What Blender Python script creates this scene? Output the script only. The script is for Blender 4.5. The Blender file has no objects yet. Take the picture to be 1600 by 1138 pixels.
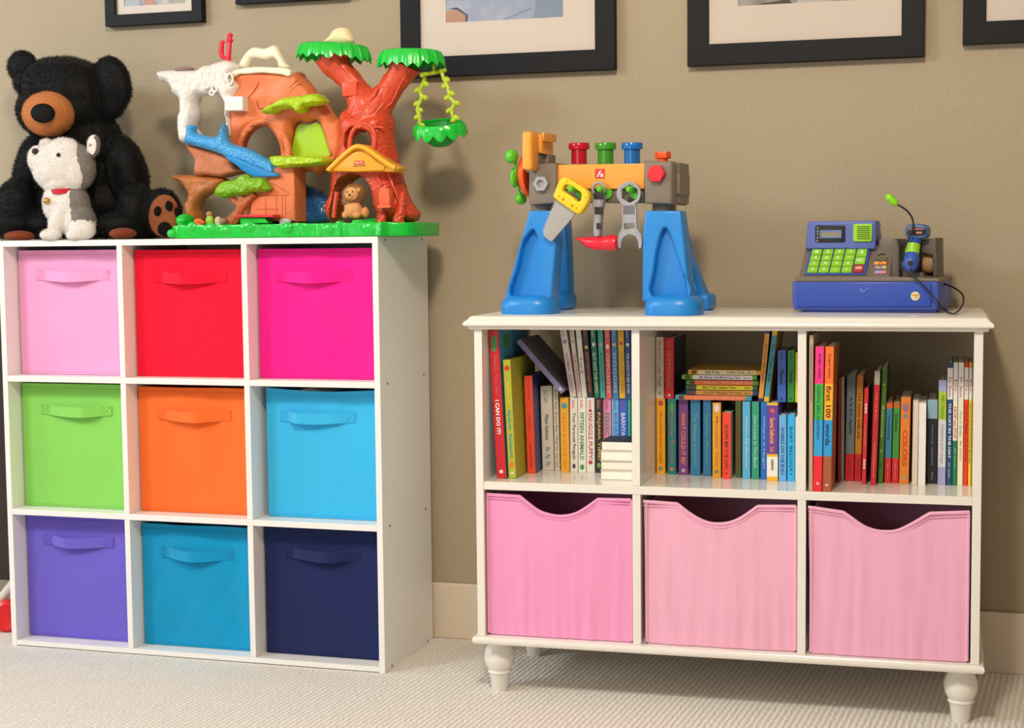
import bpy, bmesh, math, random
import numpy as np
from mathutils import Vector, Matrix, noise
S = bpy.context.scene
COL = S.collection
random.seed(7)
PI = math.pi

# ------------------------------------------------------------------ camera
CAM = np.array([2.0904, -3.3911, 0.9064]); YAW, PITCH, ROLL, FPX = 0.28428, -0.077247, -0.010316, 2466.37
def cam_axes():
    cy, sy, cp, sp = math.cos(YAW), math.sin(YAW), math.cos(PITCH), math.sin(PITCH)
    f = np.array([-sy*cp, cy*cp, sp]); r = np.array([cy, sy, 0.0]); u = np.cross(r, f)
    cr, sr = math.cos(ROLL), math.sin(ROLL)
    return cr*r+sr*u, -sr*r+cr*u, f
CR, CU, CF = cam_axes()
cd = bpy.data.cameras.new('camera'); cam = bpy.data.objects.new('camera', cd); COL.objects.link(cam)
cd.sensor_width = 36; cd.lens = FPX/1600*36; cd.clip_start = .05; cd.clip_end = 50
cam.matrix_world = Matrix([[CR[0], CU[0], -CF[0], CAM[0]], [CR[1], CU[1], -CF[1], CAM[1]], [CR[2], CU[2], -CF[2], CAM[2]], [0, 0, 0, 1]])
S.camera = cam
# ------------------------------------------------------------------ light
w = bpy.data.worlds.new('world'); S.world = w; w.use_nodes = True
w.node_tree.nodes['Background'].inputs[0].default_value = (1.0, .80, .60, 1)
w.node_tree.nodes['Background'].inputs[1].default_value = 0.27
def area(name, loc, target, sx, sy, power, color):
    l = bpy.data.lights.new(name, 'AREA'); l.shape = 'RECTANGLE'; l.size = sx; l.size_y = sy; l.energy = power; l.color = color
    o = bpy.data.objects.new(name, l); COL.objects.link(o); o.location = loc
    o.rotation_euler = (Vector(target)-Vector(loc)).to_track_quat('-Z', 'Y').to_euler()
    return o
area('window_daylight', (-1.1, -2.55, 2.30), (.9, -.1, .6), .7, .6, 44, (.86, .94, 1.0))
area('side_window_daylight', (-2.3, -1.5, 1.5), (1.0, -.4, .4), 1.0, 1.2, 26, (.84, .93, 1.0))
area('ceiling_lamp', (1.65, -2.5, 2.40), (.9, 0, .8), .28, .28, 46, (1.0, .86, .68))
area('added_rear_fill', (.2, -4.9, 1.0), (1.3, 0, .5), 2.6, 1.2, 22, (.93, .97, 1.0))  # added soft fill from behind the camera, brightens the cubbies
S.view_settings.view_transform = 'Standard'; S.view_settings.look = 'None'
S.view_settings.exposure = -0.06; S.view_settings.gamma = 1.0; S.view_settings.use_curve_mapping = False

# ------------------------------------------------------------------ helpers
def lin(h):
    if isinstance(h, str):
        h = h.lstrip('#'); c = [int(h[i:i+2], 16)/255 for i in (0, 2, 4)]
    else: c = h
    return tuple((x/12.92 if x <= .04045 else ((x+.055)/1.055)**2.4) for x in c)+(1,)
_M = {}
def mat(color, rough=.5, kind='plain', spec=.5, scale=1.0, bump=.2, c2=None, trans=0.0, metal=0.0):
    key = (str(color), rough, kind, spec, scale, bump, str(c2), trans, metal)
    if key in _M: return _M[key]
    m = bpy.data.materials.new(kind+'_'+str(color).strip('#')); m.use_nodes = True
    nt = m.node_tree; b = nt.nodes['Principled BSDF']; L = nt.links.new
    b.inputs['Base Color'].default_value = lin(color); b.inputs['Roughness'].default_value = rough
    b.inputs['Specular IOR Level'].default_value = spec; b.inputs['Metallic'].default_value = metal
    if trans: b.inputs['Transmission Weight'].default_value = trans
    tc = nt.nodes.new('ShaderNodeTexCoord')
    def nz(sc, det=3, vec=None, rough_=.6):
        n = nt.nodes.new('ShaderNodeTexNoise'); n.inputs['Scale'].default_value = sc; n.inputs['Detail'].default_value = det
        n.inputs['Roughness'].default_value = rough_; L(vec or tc.outputs['Object'], n.inputs['Vector']); return n
    def bmp(h, st, dist, prev=None):
        n = nt.nodes.new('ShaderNodeBump'); n.inputs['Strength'].default_value = st; n.inputs['Distance'].default_value = dist
        L(h, n.inputs['Height'])
        if prev: L(prev, n.inputs['Normal'])
        L(n.outputs[0], b.inputs['Normal']); return n.outputs[0]
    def mixc(fac, a, c):
        n = nt.nodes.new('ShaderNodeMix'); n.data_type = 'RGBA'; L(fac, n.inputs[0]); n.inputs[6].default_value = lin(a); n.inputs[7].default_value = lin(c)
        L(n.outputs[2], b.inputs['Base Color']); return n
    if kind == 'plain':
        n = nz(60*scale, 2); bmp(n.outputs[0], bump*.25, .0006)
    elif kind == 'fabric':
        n = nz(900, 2); n2 = nz(14*scale, 2); p = bmp(n.outputs[0], .35, .0006); bmp(n2.outputs[0], bump, .006, p)
        b.inputs['Sheen Weight'].default_value = .25
        if c2: mixc(n.outputs[0], color, c2)
    elif kind == 'drape':
        mp = nt.nodes.new('ShaderNodeMapping'); mp.inputs['Scale'].default_value = (26, 8, 3.5); L(tc.outputs['Object'], mp.inputs[0])
        n2 = nz(1.0, 2, mp.outputs[0]); n = nz(1100, 2); p = bmp(n.outputs[0], .2, .0004); bmp(n2.outputs[0], bump, .006, p)
        b.inputs['Sheen Weight'].default_value = .3
    elif kind == 'wall':
        n = nz(160, 3); n2 = nz(45, 2); p = bmp(n.outputs[0], .6, .0026); bmp(n2.outputs[0], .14, .002, p)
        mixc(n.outputs[0], color, c2 or color)
    elif kind == 'carpet':
        mp = nt.nodes.new('ShaderNodeMapping'); mp.inputs['Rotation'].default_value = (0, 0, math.radians(4)); L(tc.outputs['Object'], mp.inputs[0])
        ns = nz(40, 2, mp.outputs[0]); 
        wv = nt.nodes.new('ShaderNodeTexWave'); wv.inputs['Scale'].default_value = 27; wv.inputs['Distortion'].default_value = 2.2
        wv.inputs['Detail'].default_value = 1.5; wv.inputs['Detail Scale'].default_value = 2.5; L(mp.outputs[0], wv.inputs['Vector'])
        wv2 = nt.nodes.new('ShaderNodeTexWave'); wv2.bands_direction = 'Y'; wv2.inputs['Scale'].default_value = 34; wv2.inputs['Distortion'].default_value = 3
        wv2.inputs['Detail Scale'].default_value = 3; L(mp.outputs[0], wv2.inputs['Vector'])
        mx = nt.nodes.new('ShaderNodeMath'); mx.operation = 'MULTIPLY_ADD'; L(wv2.outputs['Fac'], mx.inputs[0]); mx.inputs[1].default_value = .35; L(wv.outputs['Fac'], mx.inputs[2])
        n3 = nz(420, 2); ad = nt.nodes.new('ShaderNodeMath'); ad.operation = 'MULTIPLY_ADD'; L(n3.outputs[0], ad.inputs[0]); ad.inputs[1].default_value = .5; L(mx.outputs[0], ad.inputs[2])
        bmp(ad.outputs[0], .55, .004)
        cr = nt.nodes.new('ShaderNodeMapRange'); L(ad.outputs[0], cr.inputs[0]); cr.inputs[1].default_value = .2; cr.inputs[2].default_value = 1.3
        mixc(cr.outputs[0], c2, color)
    elif kind == 'wood':
        mp = nt.nodes.new('ShaderNodeMapping'); mp.inputs['Scale'].default_value = (3, 3, 40); L(tc.outputs['Object'], mp.inputs[0])
        n = nz(4, 3, mp.outputs[0]); bmp(n.outputs[0], .1, .001)
    elif kind == 'fur':
        n = nz(30, 2); mixc(n.outputs[0], color, c2 or color); b.inputs['Sheen Weight'].default_value = .06
    elif kind == 'glitter':
        v = nt.nodes.new('ShaderNodeTexVoronoi'); v.inputs['Scale'].default_value = 160*scale; L(tc.outputs['Object'], v.inputs['Vector']); bmp(v.outputs[0], bump, .003)
    elif kind == 'leafy':
        v = nt.nodes.new('ShaderNodeTexVoronoi'); v.inputs['Scale'].default_value = 90*scale; L(tc.outputs['Object'], v.inputs['Vector']); bmp(v.outputs[0], bump, .004)
        n = nz(25, 2); mixc(n.outputs[0], color, c2 or color)
    elif kind == 'rock':
        n = nz(22*scale, 4); n2 = nz(110, 2); p = bmp(n.outputs[0], bump, .01); bmp(n2.outputs[0], .15, .001, p)
        r = nt.nodes.new('ShaderNodeMapRange'); L(n.outputs[0], r.inputs[0]); r.inputs[1].default_value = .35; r.inputs[2].default_value = .65
        mixc(r.outputs[0], color, c2 or color)
    elif kind == 'blotch':
        n = nz(scale, 3); r = nt.nodes.new('ShaderNodeMapRange'); L(n.outputs[0], r.inputs[0]); r.inputs[1].default_value = .4; r.inputs[2].default_value = .6
        mixc(r.outputs[0], color, c2)
    elif kind == 'pages':
        mp = nt.nodes.new('ShaderNodeMapping'); mp.inputs['Scale'].default_value = (900, 3, 3); L(tc.outputs['Object'], mp.inputs[0])
        n = nz(1, 1, mp.outputs[0]); bmp(n.outputs[0], .4, .0005)
    if kind == 'glass':
        nt.nodes.remove(b); out = [x for x in nt.nodes if x.type == 'OUTPUT_MATERIAL'][0]
        t = nt.nodes.new('ShaderNodeBsdfTransparent'); g = nt.nodes.new('ShaderNodeBsdfGlossy'); g.inputs['Roughness'].default_value = .02
        fr = nt.nodes.new('ShaderNodeFresnel'); fr.inputs[0].default_value = 1.45; mx = nt.nodes.new('ShaderNodeMixShader')
        L(fr.outputs[0], mx.inputs[0]); L(t.outputs[0], mx.inputs[1]); L(g.outputs[0], mx.inputs[2]); L(mx.outputs[0], out.inputs[0])
    _M[key] = m; return m
plast = lambda c, r=.32, **k: mat(c, r, 'plain', **k)

class Frame:
    """a local frame: origin, turn about z; at() finds the point seen at a pixel on the local plane y=yl"""
    def __init__(s, o, a=0.0):
        s.o = np.array(o, float); s.a = a; s.c, s.s = math.cos(a), math.sin(a)
        s.m = Matrix.Translation(Vector(o)) @ Matrix.Rotation(a, 4, 'Z')
    def loc(s, P): d = np.array(P)-s.o; return np.array([d[0]*s.c+d[1]*s.s, -d[0]*s.s+d[1]*s.c, d[2]])
    def _ray(s, px, py):
        d = CF+CR*(px-800)/FPX-CU*(py-569)/FPX
        return s.loc(CAM), np.array([d[0]*s.c+d[1]*s.s, -d[0]*s.s+d[1]*s.c, d[2]])
    def at(s, px, py, yl):
        c, d = s._ray(px, py); return Vector(c+d*(yl-c[1])/d[1])
    def atz(s, px, py, zl):
        c, d = s._ray(px, py); return Vector(c+d*(zl-c[2])/d[2])
    def px(s, px, py, yl):     # metres per pixel there
        a = s.at(px, py, yl); b = s.at(px, py+10, yl); return abs(a.z-b.z)/10
    def out(s, pts, yl, off=(0, 0), sc=1.0):
        return [(lambda q: (q.x, q.z))(s.at(off[0]+u/sc, off[1]+v/sc, yl)) for u, v in pts]

def link(name, me, mats, parent=None, mx=None, smooth=False):
    o = bpy.data.objects.new(name, me); COL.objects.link(o)
    if mats is not None:
        if len(me.materials): me.materials.clear()
        for m in (mats if isinstance(mats, (list, tuple)) else [mats]): me.materials.append(m)
    if parent is not None: o.parent = parent
    if mx is not None: o.matrix_local = mx
    if smooth:
        me.polygons.foreach_set('use_smooth', [True]*len(me.polygons))
        try: me.set_sharp_from_angle(angle=math.radians(38))
        except Exception: pass
    return o
def tag(o, label=None, cat=None, group=None, kind=None):
    if label: o['label'] = label
    if cat: o['category'] = cat
    if group: o['group'] = group
    if kind: o['kind'] = kind
    return o
def thing(name, label, cat, m=None, group=None):
    o = bpy.data.objects.new(name, None); COL.objects.link(o); o.empty_display_size = .05
    if m is not None: o.matrix_world = m
    return tag(o, label, cat, group)
def tmp_eval(me, mods):
    o = bpy.data.objects.new('t', me); COL.objects.link(o)
    for t, kw in mods:
        md = o.modifiers.new('m', t)
        for k, v in kw.items(): setattr(md, k, v)
    dg = bpy.context.evaluated_depsgraph_get(); dg.update()
    r = bpy.data.meshes.new_from_object(o.evaluated_get(dg)); bpy.data.objects.remove(o); return r

class MB:
    def __init__(s): s.b = bmesh.new(); s.mi = 0
    def _reg(s, vs0, fs0, mi):
        for f in list(s.b.faces)[fs0:]: f.material_index = mi
    def box(s, x0, x1, y0, y1, z0, z1, mi=0, bev=0, seg=2, mx=None):
        t = bmesh.new(); bmesh.ops.create_cube(t, size=1)
        for v in t.verts: v.co = Vector(((x0+x1)/2+v.co.x*(x1-x0), (y0+y1)/2+v.co.y*(y1-y0), (z0+z1)/2+v.co.z*(z1-z0)))
        if bev: bmesh.ops.bevel(t, geom=list(t.edges), offset=bev, segments=seg, affect='EDGES', profile=.5)
        return s._join(t, mi, mx)
    def _join(s, t, mi=0, mx=None):
        for f in t.faces: f.material_index = mi
        if mx is not None: t.transform(mx)
        me = bpy.data.meshes.new('j'); t.to_mesh(me); t.free(); s.b.from_mesh(me); bpy.data.meshes.remove(me); return s
    def mesh(s, me, mx=None, mi=None):
        t = bmesh.new(); t.from_mesh(me)
        if mi is not None:
            for f in t.faces: f.material_index = mi
        if mx is not None: t.transform(mx)
        m2 = bpy.data.meshes.new('j'); t.to_mesh(m2); t.free(); s.b.from_mesh(m2); bpy.data.meshes.remove(m2); return s
    def ell(s, c, r, mi=0, seg=24, ring=16, mx=None, rot=None):
        t = bmesh.new(); bmesh.ops.create_uvsphere(t, u_segments=seg, v_segments=ring, radius=1)
        m = Matrix.Translation(c) @ (rot.to_4x4() if rot is not None else Matrix.Identity(4)) @ Matrix.Diagonal((r[0], r[1], r[2], 1))
        t.transform(m); return s._join(t, mi, mx)
    def tube(s, pts, r, mi=0, n=10, caps=True):
        pts = [Vector(p) for p in pts]; rr = r if isinstance(r, (list, tuple)) else [r]*len(pts)
        t = bmesh.new(); rings = []; up = None
        for i, p in enumerate(pts):
            d = (pts[min(i+1, len(pts)-1)]-pts[max(i-1, 0)]).normalized()
            if up is None: up = d.orthogonal().normalized()
            up = (up-d*up.dot(d)).normalized(); sd = d.cross(up)
            rings.append([t.verts.new(p+(up*math.cos(2*PI*k/n)+sd*math.sin(2*PI*k/n))*rr[i]) for k in range(n)])
        for a, b in zip(rings, rings[1:]):
            for k in range(n): t.faces.new((a[k], a[(k+1) % n], b[(k+1) % n], b[k]))
        if caps: t.faces.new(rings[0][::-1]); t.faces.new(rings[-1])
        return s._join(t, mi)
    def lathe(s, prof, c=(0, 0, 0), n=32, mi=0, mx=None, caps=True):
        t = bmesh.new(); rings = [[t.verts.new((c[0]+r*math.cos(2*PI*k/n), c[1]+r*math.sin(2*PI*k/n), c[2]+z)) for k in range(n)] for r, z in prof]
        for a, b in zip(rings, rings[1:]):
            for k in range(n): t.faces.new((a[k], a[(k+1) % n], b[(k+1) % n], b[k]))
        if caps:
            t.faces.new(rings[0][::-1]); t.faces.new(rings[-1])
        bmesh.ops.remove_doubles(t, verts=t.verts, dist=1e-6)
        bmesh.ops.recalc_face_normals(t, faces=t.faces)
        return s._join(t, mi, mx)
    def prism(s, outl, y0, y1, mi=0, bev=0.0, holes=(), mx=None, res=2):
        return s.mesh(slab(outl, y0, y1, bev, holes, res), mx, mi)
    def me(s):
        m = bpy.data.meshes.new('m'); s.b.normal_update(); s.b.to_mesh(m); s.b.free(); return m
    def build(s, name, mats, parent=None, smooth=True, mx=None):
        m = s.me(); m.name = name
        return link(name, m, mats, parent, mx, smooth)

def slab(outl, y0, y1, bev=0.0, holes=(), res=2):
    """closed outline in (x, z) given real thickness from y0 to y1"""
    cu = bpy.data.curves.new('c', 'CURVE'); cu.dimensions = '2D'; cu.fill_mode = 'BOTH'
    th = abs(y1-y0)/2; bev = min(bev, th*.98)
    cu.extrude = th-bev; cu.bevel_depth = bev; cu.offset = -bev; cu.bevel_resolution = res
    for pl in [outl]+list(holes):
        sp = cu.splines.new('POLY'); sp.points.add(len(pl)-1); sp.use_cyclic_u = True
        for p, q in zip(sp.points, pl): p.co = (q[0], q[1], 0, 1)
    o = bpy.data.objects.new('t', cu); COL.objects.link(o)
    dg = bpy.context.evaluated_depsgraph_get(); dg.update()
    me = bpy.data.meshes.new_from_object(o.evaluated_get(dg)); bpy.data.objects.remove(o); bpy.data.curves.remove(cu)
    me.transform(Matrix.Translation((0, (y0+y1)/2, 0)) @ Matrix.Rotation(PI/2, 4, 'X'))
    b = bmesh.new(); b.from_mesh(me); bmesh.ops.remove_doubles(b, verts=b.verts, dist=1e-6); b.to_mesh(me); b.free()
    return me
def catmull(P, n=5, closed=True):
    out = []; N = len(P)
    for i in range(N if closed else N-1):
        g = lambda k: Vector(P[k % N]) if closed else Vector(P[max(0, min(N-1, k))])
        a, b, c, d = g(i-1), g(i), g(i+1), g(i+2)
        for j in range(n):
            t = j/n; out.append(tuple(.5*((2*b)+(c-a)*t+(2*a-5*b+4*c-d)*t*t+(3*b-a-3*c+d)*t**3)))
    if not closed: out.append(tuple(P[-1]))
    return out
def polydist(V, polys):
    d = np.full(len(V), 1e9)
    for pl in polys:
        A = np.array(pl); B = np.roll(A, -1, 0)
        for a, b in zip(A, B):
            ab = b-a; L2 = ab@ab
            if L2 < 1e-14: continue
            t = np.clip(((V-a)@ab)/L2, 0, 1); q = a+t[:, None]*ab; d = np.minimum(d, np.hypot(*(V-q).T))
    return d
def puff(outl, ymid, T, R, holes=(), vox=.0028, amp=.0, nsc=60, flat_back=False, ridged=False):
    """outline swollen to half thickness T at distance R from its edge: a moulded, rounded body"""
    me = tmp_eval(slab(outl, ymid-.004, ymid+.004, 0, holes), [('REMESH', dict(mode='VOXEL', voxel_size=vox, adaptivity=0))])
    n = len(me.vertices); co = np.empty(n*3); me.vertices.foreach_get('co', co); co = co.reshape(-1, 3)
    d = polydist(co[:, [0, 2]], [outl]+list(holes)); q = np.clip(d/R, 0, 1)
    h = T*np.sqrt(np.clip(1-(1-q)**2, 0, 1)); sg = np.sign(co[:, 1]-ymid)
    if amp:
        nn = np.array([noise.fractal(Vector((x*nsc, z*nsc, 3.1)), 1.0, 2.0, 3) for x, y, z in co])
        if ridged: nn = 1-np.abs(nn)*2.2
        h = np.maximum(h+amp*nn*np.clip(d/.004, 0, 1), .0012)
    co[:, 1] = ymid+sg*h
    me.vertices.foreach_set('co', co.ravel()); me.update()
    return me
def tmesh(body, size=.01, depth=.0002, bold=0.0):
    cu = bpy.data.curves.new('f', 'FONT'); cu.body = body; cu.size = 1; cu.align_x = 'CENTER'; cu.align_y = 'CENTER'; cu.resolution_u = 2
    cu.offset = bold; cu.extrude = .005
    o = bpy.data.objects.new('t', cu); COL.objects.link(o)
    dg = bpy.context.evaluated_depsgraph_get(); dg.update()
    me = bpy.data.meshes.new_from_object(o.evaluated_get(dg)); bpy.data.objects.remove(o); bpy.data.curves.remove(cu)
    me.materials.clear(); return me
def text(name, body, c, w, h, m, parent, mode='front', bold=0.0, mx=None):
    """lettering fitted to w (reading direction) by h, centred on c; front reads left to right, down reads top to bottom"""
    me = tmesh(body, bold=bold)
    if not len(me.vertices): return None
    co = np.array([v.co[:] for v in me.vertices]); lo, hi = co.min(0), co.max(0); ctr = (lo+hi)/2
    sx, sy = w/(hi[0]-lo[0]), h/(hi[1]-lo[1])
    k = Matrix.Diagonal((sx, sy, .0003/.005, 1)) @ Matrix.Translation((-ctr[0], -ctr[1], 0))
    R = {'front': Matrix(((1, 0, 0), (0, 0, -1), (0, 1, 0))), 'down': Matrix(((0, 1, 0), (0, 0, -1), (-1, 0, 0))), 'stack': Matrix(((1, 0, 0), (0, 0, -1), (0, 1, 0)))}[mode].to_4x4()
    M = Matrix.Translation(c) @ (mx if mx is not None else Matrix.Identity(4)) @ R @ k
    me.transform(M); return link(name, me, m, parent)
def bezier(P, n=8): return catmull(P, n, closed=False)

# ------------------------------------------------------------------ the room
WALL = mat('#b2a48c', .85, 'wall', .2, c2='#a89a82')
WHITE = mat('#ece7df', .38, 'wood'); TRIM = mat('#dccdb8', .45, 'plain')
CARPET = mat('#f0ebe4', .95, 'carpet', .1, c2='#d2cbc2')
o = MB().box(-2.6, 4.2, 0, .12, 0, 2.5).build('wall_back', WALL, smooth=False); tag(o, kind='structure')
o = MB().box(-2.6, 4.2, -5.2, .12, -.05, 0).build('floor', CARPET, smooth=False); tag(o, kind='structure')
o = MB().box(-2.6, 4.2, -5.2, .12, 2.5, 2.56).build('ceiling', mat('#e9e4da', .8), smooth=False); tag(o, kind='structure')
bb = MB(); bb.prism([(-2.6, 0), (4.2, 0), (4.2, .128), (-2.6, .128)], -.013, 0, bev=.003)
tag(bb.build('baseboard_back', TRIM, smooth=False), kind='structure')
# trim_1 is not needed: plain wall above the skirting

# ------------------------------------------------------------------ nine cube organizer
FO = Frame((0, -.017, 0), -.0167)
OW, OH, OD, OT = .914, .9202, .295, .0131
OC = (OW-4*OT)/3; OR = (OH-4*OT)/3
MEL = mat('#efece8', .33, 'wood')
org = thing('cube_organizer', 'white nine-cube laminate organizer against the wall, full of coloured fabric bins', 'shelf unit', FO.m)
for i, x in enumerate((0, OW-OT)): MB().box(x, x+OT, -OD, 0, 0, OH, bev=.0006).build('side_panel', MEL, org, False)
for z in (0, OH-OT): MB().box(OT+.0002, OW-OT-.0002, -OD+.0004, 0, z+(.002 if z == 0 else 0), z+OT, bev=.0006).build('top_panel' if z else 'bottom_panel', MEL, org, False)
for k in (1, 2):
    z = k*(OT+OR); MB().box(OT+.0002, OW-OT-.0002, -OD+.0004, -.004, z, z+OT, bev=.0006).build('shelf_board', MEL, org, False)
for k in (1, 2):
    for j in range(3):
        x = k*(OT+OC); z = OT+j*(OT+OR); MB().box(x, x+OT, -OD+.0004, -.004, z+.0002, z+OR-.0002, bev=.0006).build('divider', MEL, org, False)
MB().box(OT, OW-OT, -.0036, -.0004, OT, OH-OT).build('back_panel', mat('#d8d4cc', .6), org, False)
SCR = mat('#6b655c', .4, 'plain', metal=.6)
for z in (OT/2, OT+OR+OT/2, 2*(OT+OR)+OT/2, OH-OT/2):
    for y in (-OD+.04, -.035):
        MB().lathe([(.0028, -.0004), (.0028, .0006), (.0012, .0007), (.0012, .0002)], n=12, mx=Matrix.Translation((OW, y, z)) @ Matrix.Rotation(PI/2, 4, 'Y')).build('screw_cap', SCR, org)

def cube_bin(i, j, colr, name, place, rec=.047, gap=.004, top=.278, lx=None, sag=0.0, wr=.0015, kink=.5, seed=0, hs=(.165, .80), hz=.215):
    x0 = OT+i*(OT+OC)+(gap if lx is None else lx); x1 = OT+i*(OT+OC)+OC-.003
    z0 = OT+(2-j)*(OT+OR)+.0008; W_, H_, D_ = x1-x0, top, .225
    M = FO.m @ Matrix.Translation((x0, -OD+rec, z0))
    t = thing('fabric_bin', f'{name} fabric bin with a strap handle, {place} of the cube organizer', 'storage bin', M, 'fabric bins in the cube organizer')
    # shell: front wall a fine grid with soft waves
    b = bmesh.new(); NX = NZ = 28; th = .004
    def wave(u, v):
        e = math.sin(PI*u)*math.sin(PI*min(1, v*1.0)); n_ = noise.noise(Vector((u*2.2+seed*5.1, v*2.4+u*1.4, seed)))
        n2 = noise.noise(Vector((u*5+seed, v*3-u*4, seed+9)))
        return -.0035*e+(wr*2.4*n_+wr*n2)*min(1, 6*u, 6*(1-u), 5*v+.15)
    def grid(fn, nx, nz, flip=False):
        V = [[b.verts.new(fn(a/nx, c/nz)) for c in range(nz+1)] for a in range(nx+1)]
        for a in range(nx):
            for c in range(nz):
                f = (V[a][c], V[a+1][c], V[a+1][c+1], V[a][c+1]); b.faces.new(f[::-1] if flip else f)
    tz = lambda u: H_-sag*math.sin(PI*u)
    grid(lambda u, v: (u*W_, wave(u, v), v*tz(u)), NX, NZ)
    grid(lambda u, v: (W_, u*D_, v*H_), 4, 4)
    grid(lambda u, v: (W_*(1-u), D_, v*H_), 4, 4)
    grid(lambda u, v: (0, D_*(1-u), v*H_), 4, 4)
    grid(lambda u, v: (u*W_, v*D_, .0005), 2, 2, True)
    bmesh.ops.remove_doubles(b, verts=b.verts, dist=1e-5)
    me = bpy.data.meshes.new('bin_body'); b.to_mesh(me); b.free()
    me = tmp_eval(me, [('SOLIDIFY', dict(thickness=th, offset=-1))])
    fm = mat(colr, .9, 'fabric', .1, bump=.12); link('bin_body', me, fm, t, smooth=True)
    hem = MB(); N = 24
    hem.tube([(u/N*W_*.985+.002, wave(u/N, .96)-.0003, tz(u/N)-.011) for u in range(N+1)], .0011, n=6)
    hem.build('hem', fm, t)
    hem = MB(); hem.tube([(u/N*W_*.97+.004, wave(u/N, .02)-.0002, .006) for u in range(N+1)], .0012, n=6); hem.build('hem', fm, t)
    # strap handle: a bowed ribbon with a crease, sewn down at both ends
    ha, hb_ = hs[0]*W_, hs[1]*W_; hw = .023; zc = H_*(1-hz)
    b = bmesh.new(); K = 26; rows = []
    for k in range(K+1):
        q = k/K; x = ha+(hb_-ha)*q
        if q < .13 or q > .87: bow = 0
        else:
            p = (q-.13)/.74; bow = .021*(p/kink if p < kink else (1-p)/(1-kink))**.75
        base = wave(x/W_, zc/H_)-.0022
        dz = -.0035*math.sin(PI*q)**2*(1 if kink != .8 else .4)
        rows.append((x, base-bow, zc+dz))
    for (s_, off) in ((1, 0), (-1, .0016)):
        pass
    vs = [[b.verts.new((x, y+o_, z+s_*hw/2)) for (s_, o_) in ((-1, 0), (1, 0), (1, .0016), (-1, .0016))] for x, y, z in rows]
    for A, B_ in zip(vs, vs[1:]):
        for k in range(4): b.faces.new((A[k], B_[k], B_[(k+1) % 4], A[(k+1) % 4]))
    b.faces.new(vs[0][::-1]) ; b.faces.new(vs[-1]); bmesh.ops.recalc_face_normals(b, faces=b.faces)
    me = bpy.data.meshes.new('handle'); b.to_mesh(me); b.free(); h = link('handle', me, fm, t, smooth=True)
    for (xa, xb) in ((ha+.002, ha+(hb_-ha)*.125), (hb_-(hb_-ha)*.125, hb_-.002)):
        st = MB(); ym = wave((xa+xb)/2/W_, zc/H_)-.0030; za, zb = zc-hw/2+.002, zc+hw/2-.002
        for P, Q in (((xa, za), (xb, zb)), ((xa, zb), (xb, za)), ((xa, za), (xb, za)), ((xa, zb), (xb, zb)), ((xa, za), (xa, zb)), ((xb, za), (xb, zb))):
            st.tube([(P[0], ym, P[1]), (Q[0], ym, Q[1])], .0005, n=5)
        st.build('stitching', fm, h)
    return t
# (column, row) colours, photographed left to right, top to bottom
cube_bin(0, 0, '#efa2d0', 'light pink', 'top left cube', rec=.050, seed=1, wr=.0024, kink=.52, top=.2795, hs=(.17, .83), hz=.2)
cube_bin(1, 0, '#ee1236', 'red', 'top middle cube', rec=.045, seed=2, kink=.42, wr=.0008, hs=(.18, .80), hz=.215)
cube_bin(2, 0, '#f21f93', 'magenta', 'top right cube', rec=.045, seed=3, kink=.55, wr=.0040, hs=(.15, .78), hz=.21)
cube_bin(0, 1, '#88cf5e', 'lime green', 'middle left cube', rec=.047, seed=4, kink=.72, wr=.0008, top=.281, hs=(.18, .83), hz=.21)
cube_bin(1, 1, '#f4702f', 'orange', 'centre cube', rec=.046, seed=5, kink=.62, wr=.0040, hs=(.18, .81), hz=.215)
cube_bin(2, 1, '#3cb6ea', 'sky blue', 'middle right cube', rec=.050, lx=.014, seed=6, kink=.2, top=.2805, sag=.006, wr=.002, hs=(.12, .77), hz=.215)
cube_bin(0, 2, '#6d5fc8', 'violet', 'bottom left cube', rec=.047, seed=7, kink=.3, top=.283, wr=.0007, hs=(.17, .81), hz=.2)
cube_bin(1, 2, '#0f94c6', 'teal blue', 'bottom middle cube', rec=.045, seed=8, kink=.48, top=.2735, wr=.0042, hs=(.17, .80), hz=.225)
cube_bin(2, 2, '#1d2858', 'navy', 'bottom right cube', rec=.047, seed=9, kink=.68, top=.2865, wr=.0012, hs=(.17, .80), hz=.215)
pp = MB(); x0 = 3*OT+2*OC+.045; zt = OT+(OT+OR)+.2765
for k in range(3):
    t_ = bmesh.new(); bmesh.ops.create_grid(t_, x_segments=8, y_segments=4, size=.5)
    for v in t_.verts: v.co = Vector((x0+.03+k*.016+v.co.x*.075, -OD+.15+v.co.y*.14, zt-.006+.002*k+.004*math.sin(v.co.x*6+k)))
    pp._join(t_)
me = tmp_eval(pp.me(), [('SOLIDIFY', dict(thickness=.0012))]); me.transform(FO.m)
tag(link('paper_sheets', me, mat('#f0e6da', .7)), 'crumpled white papers poking out of the sky blue bin', 'paper')

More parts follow.
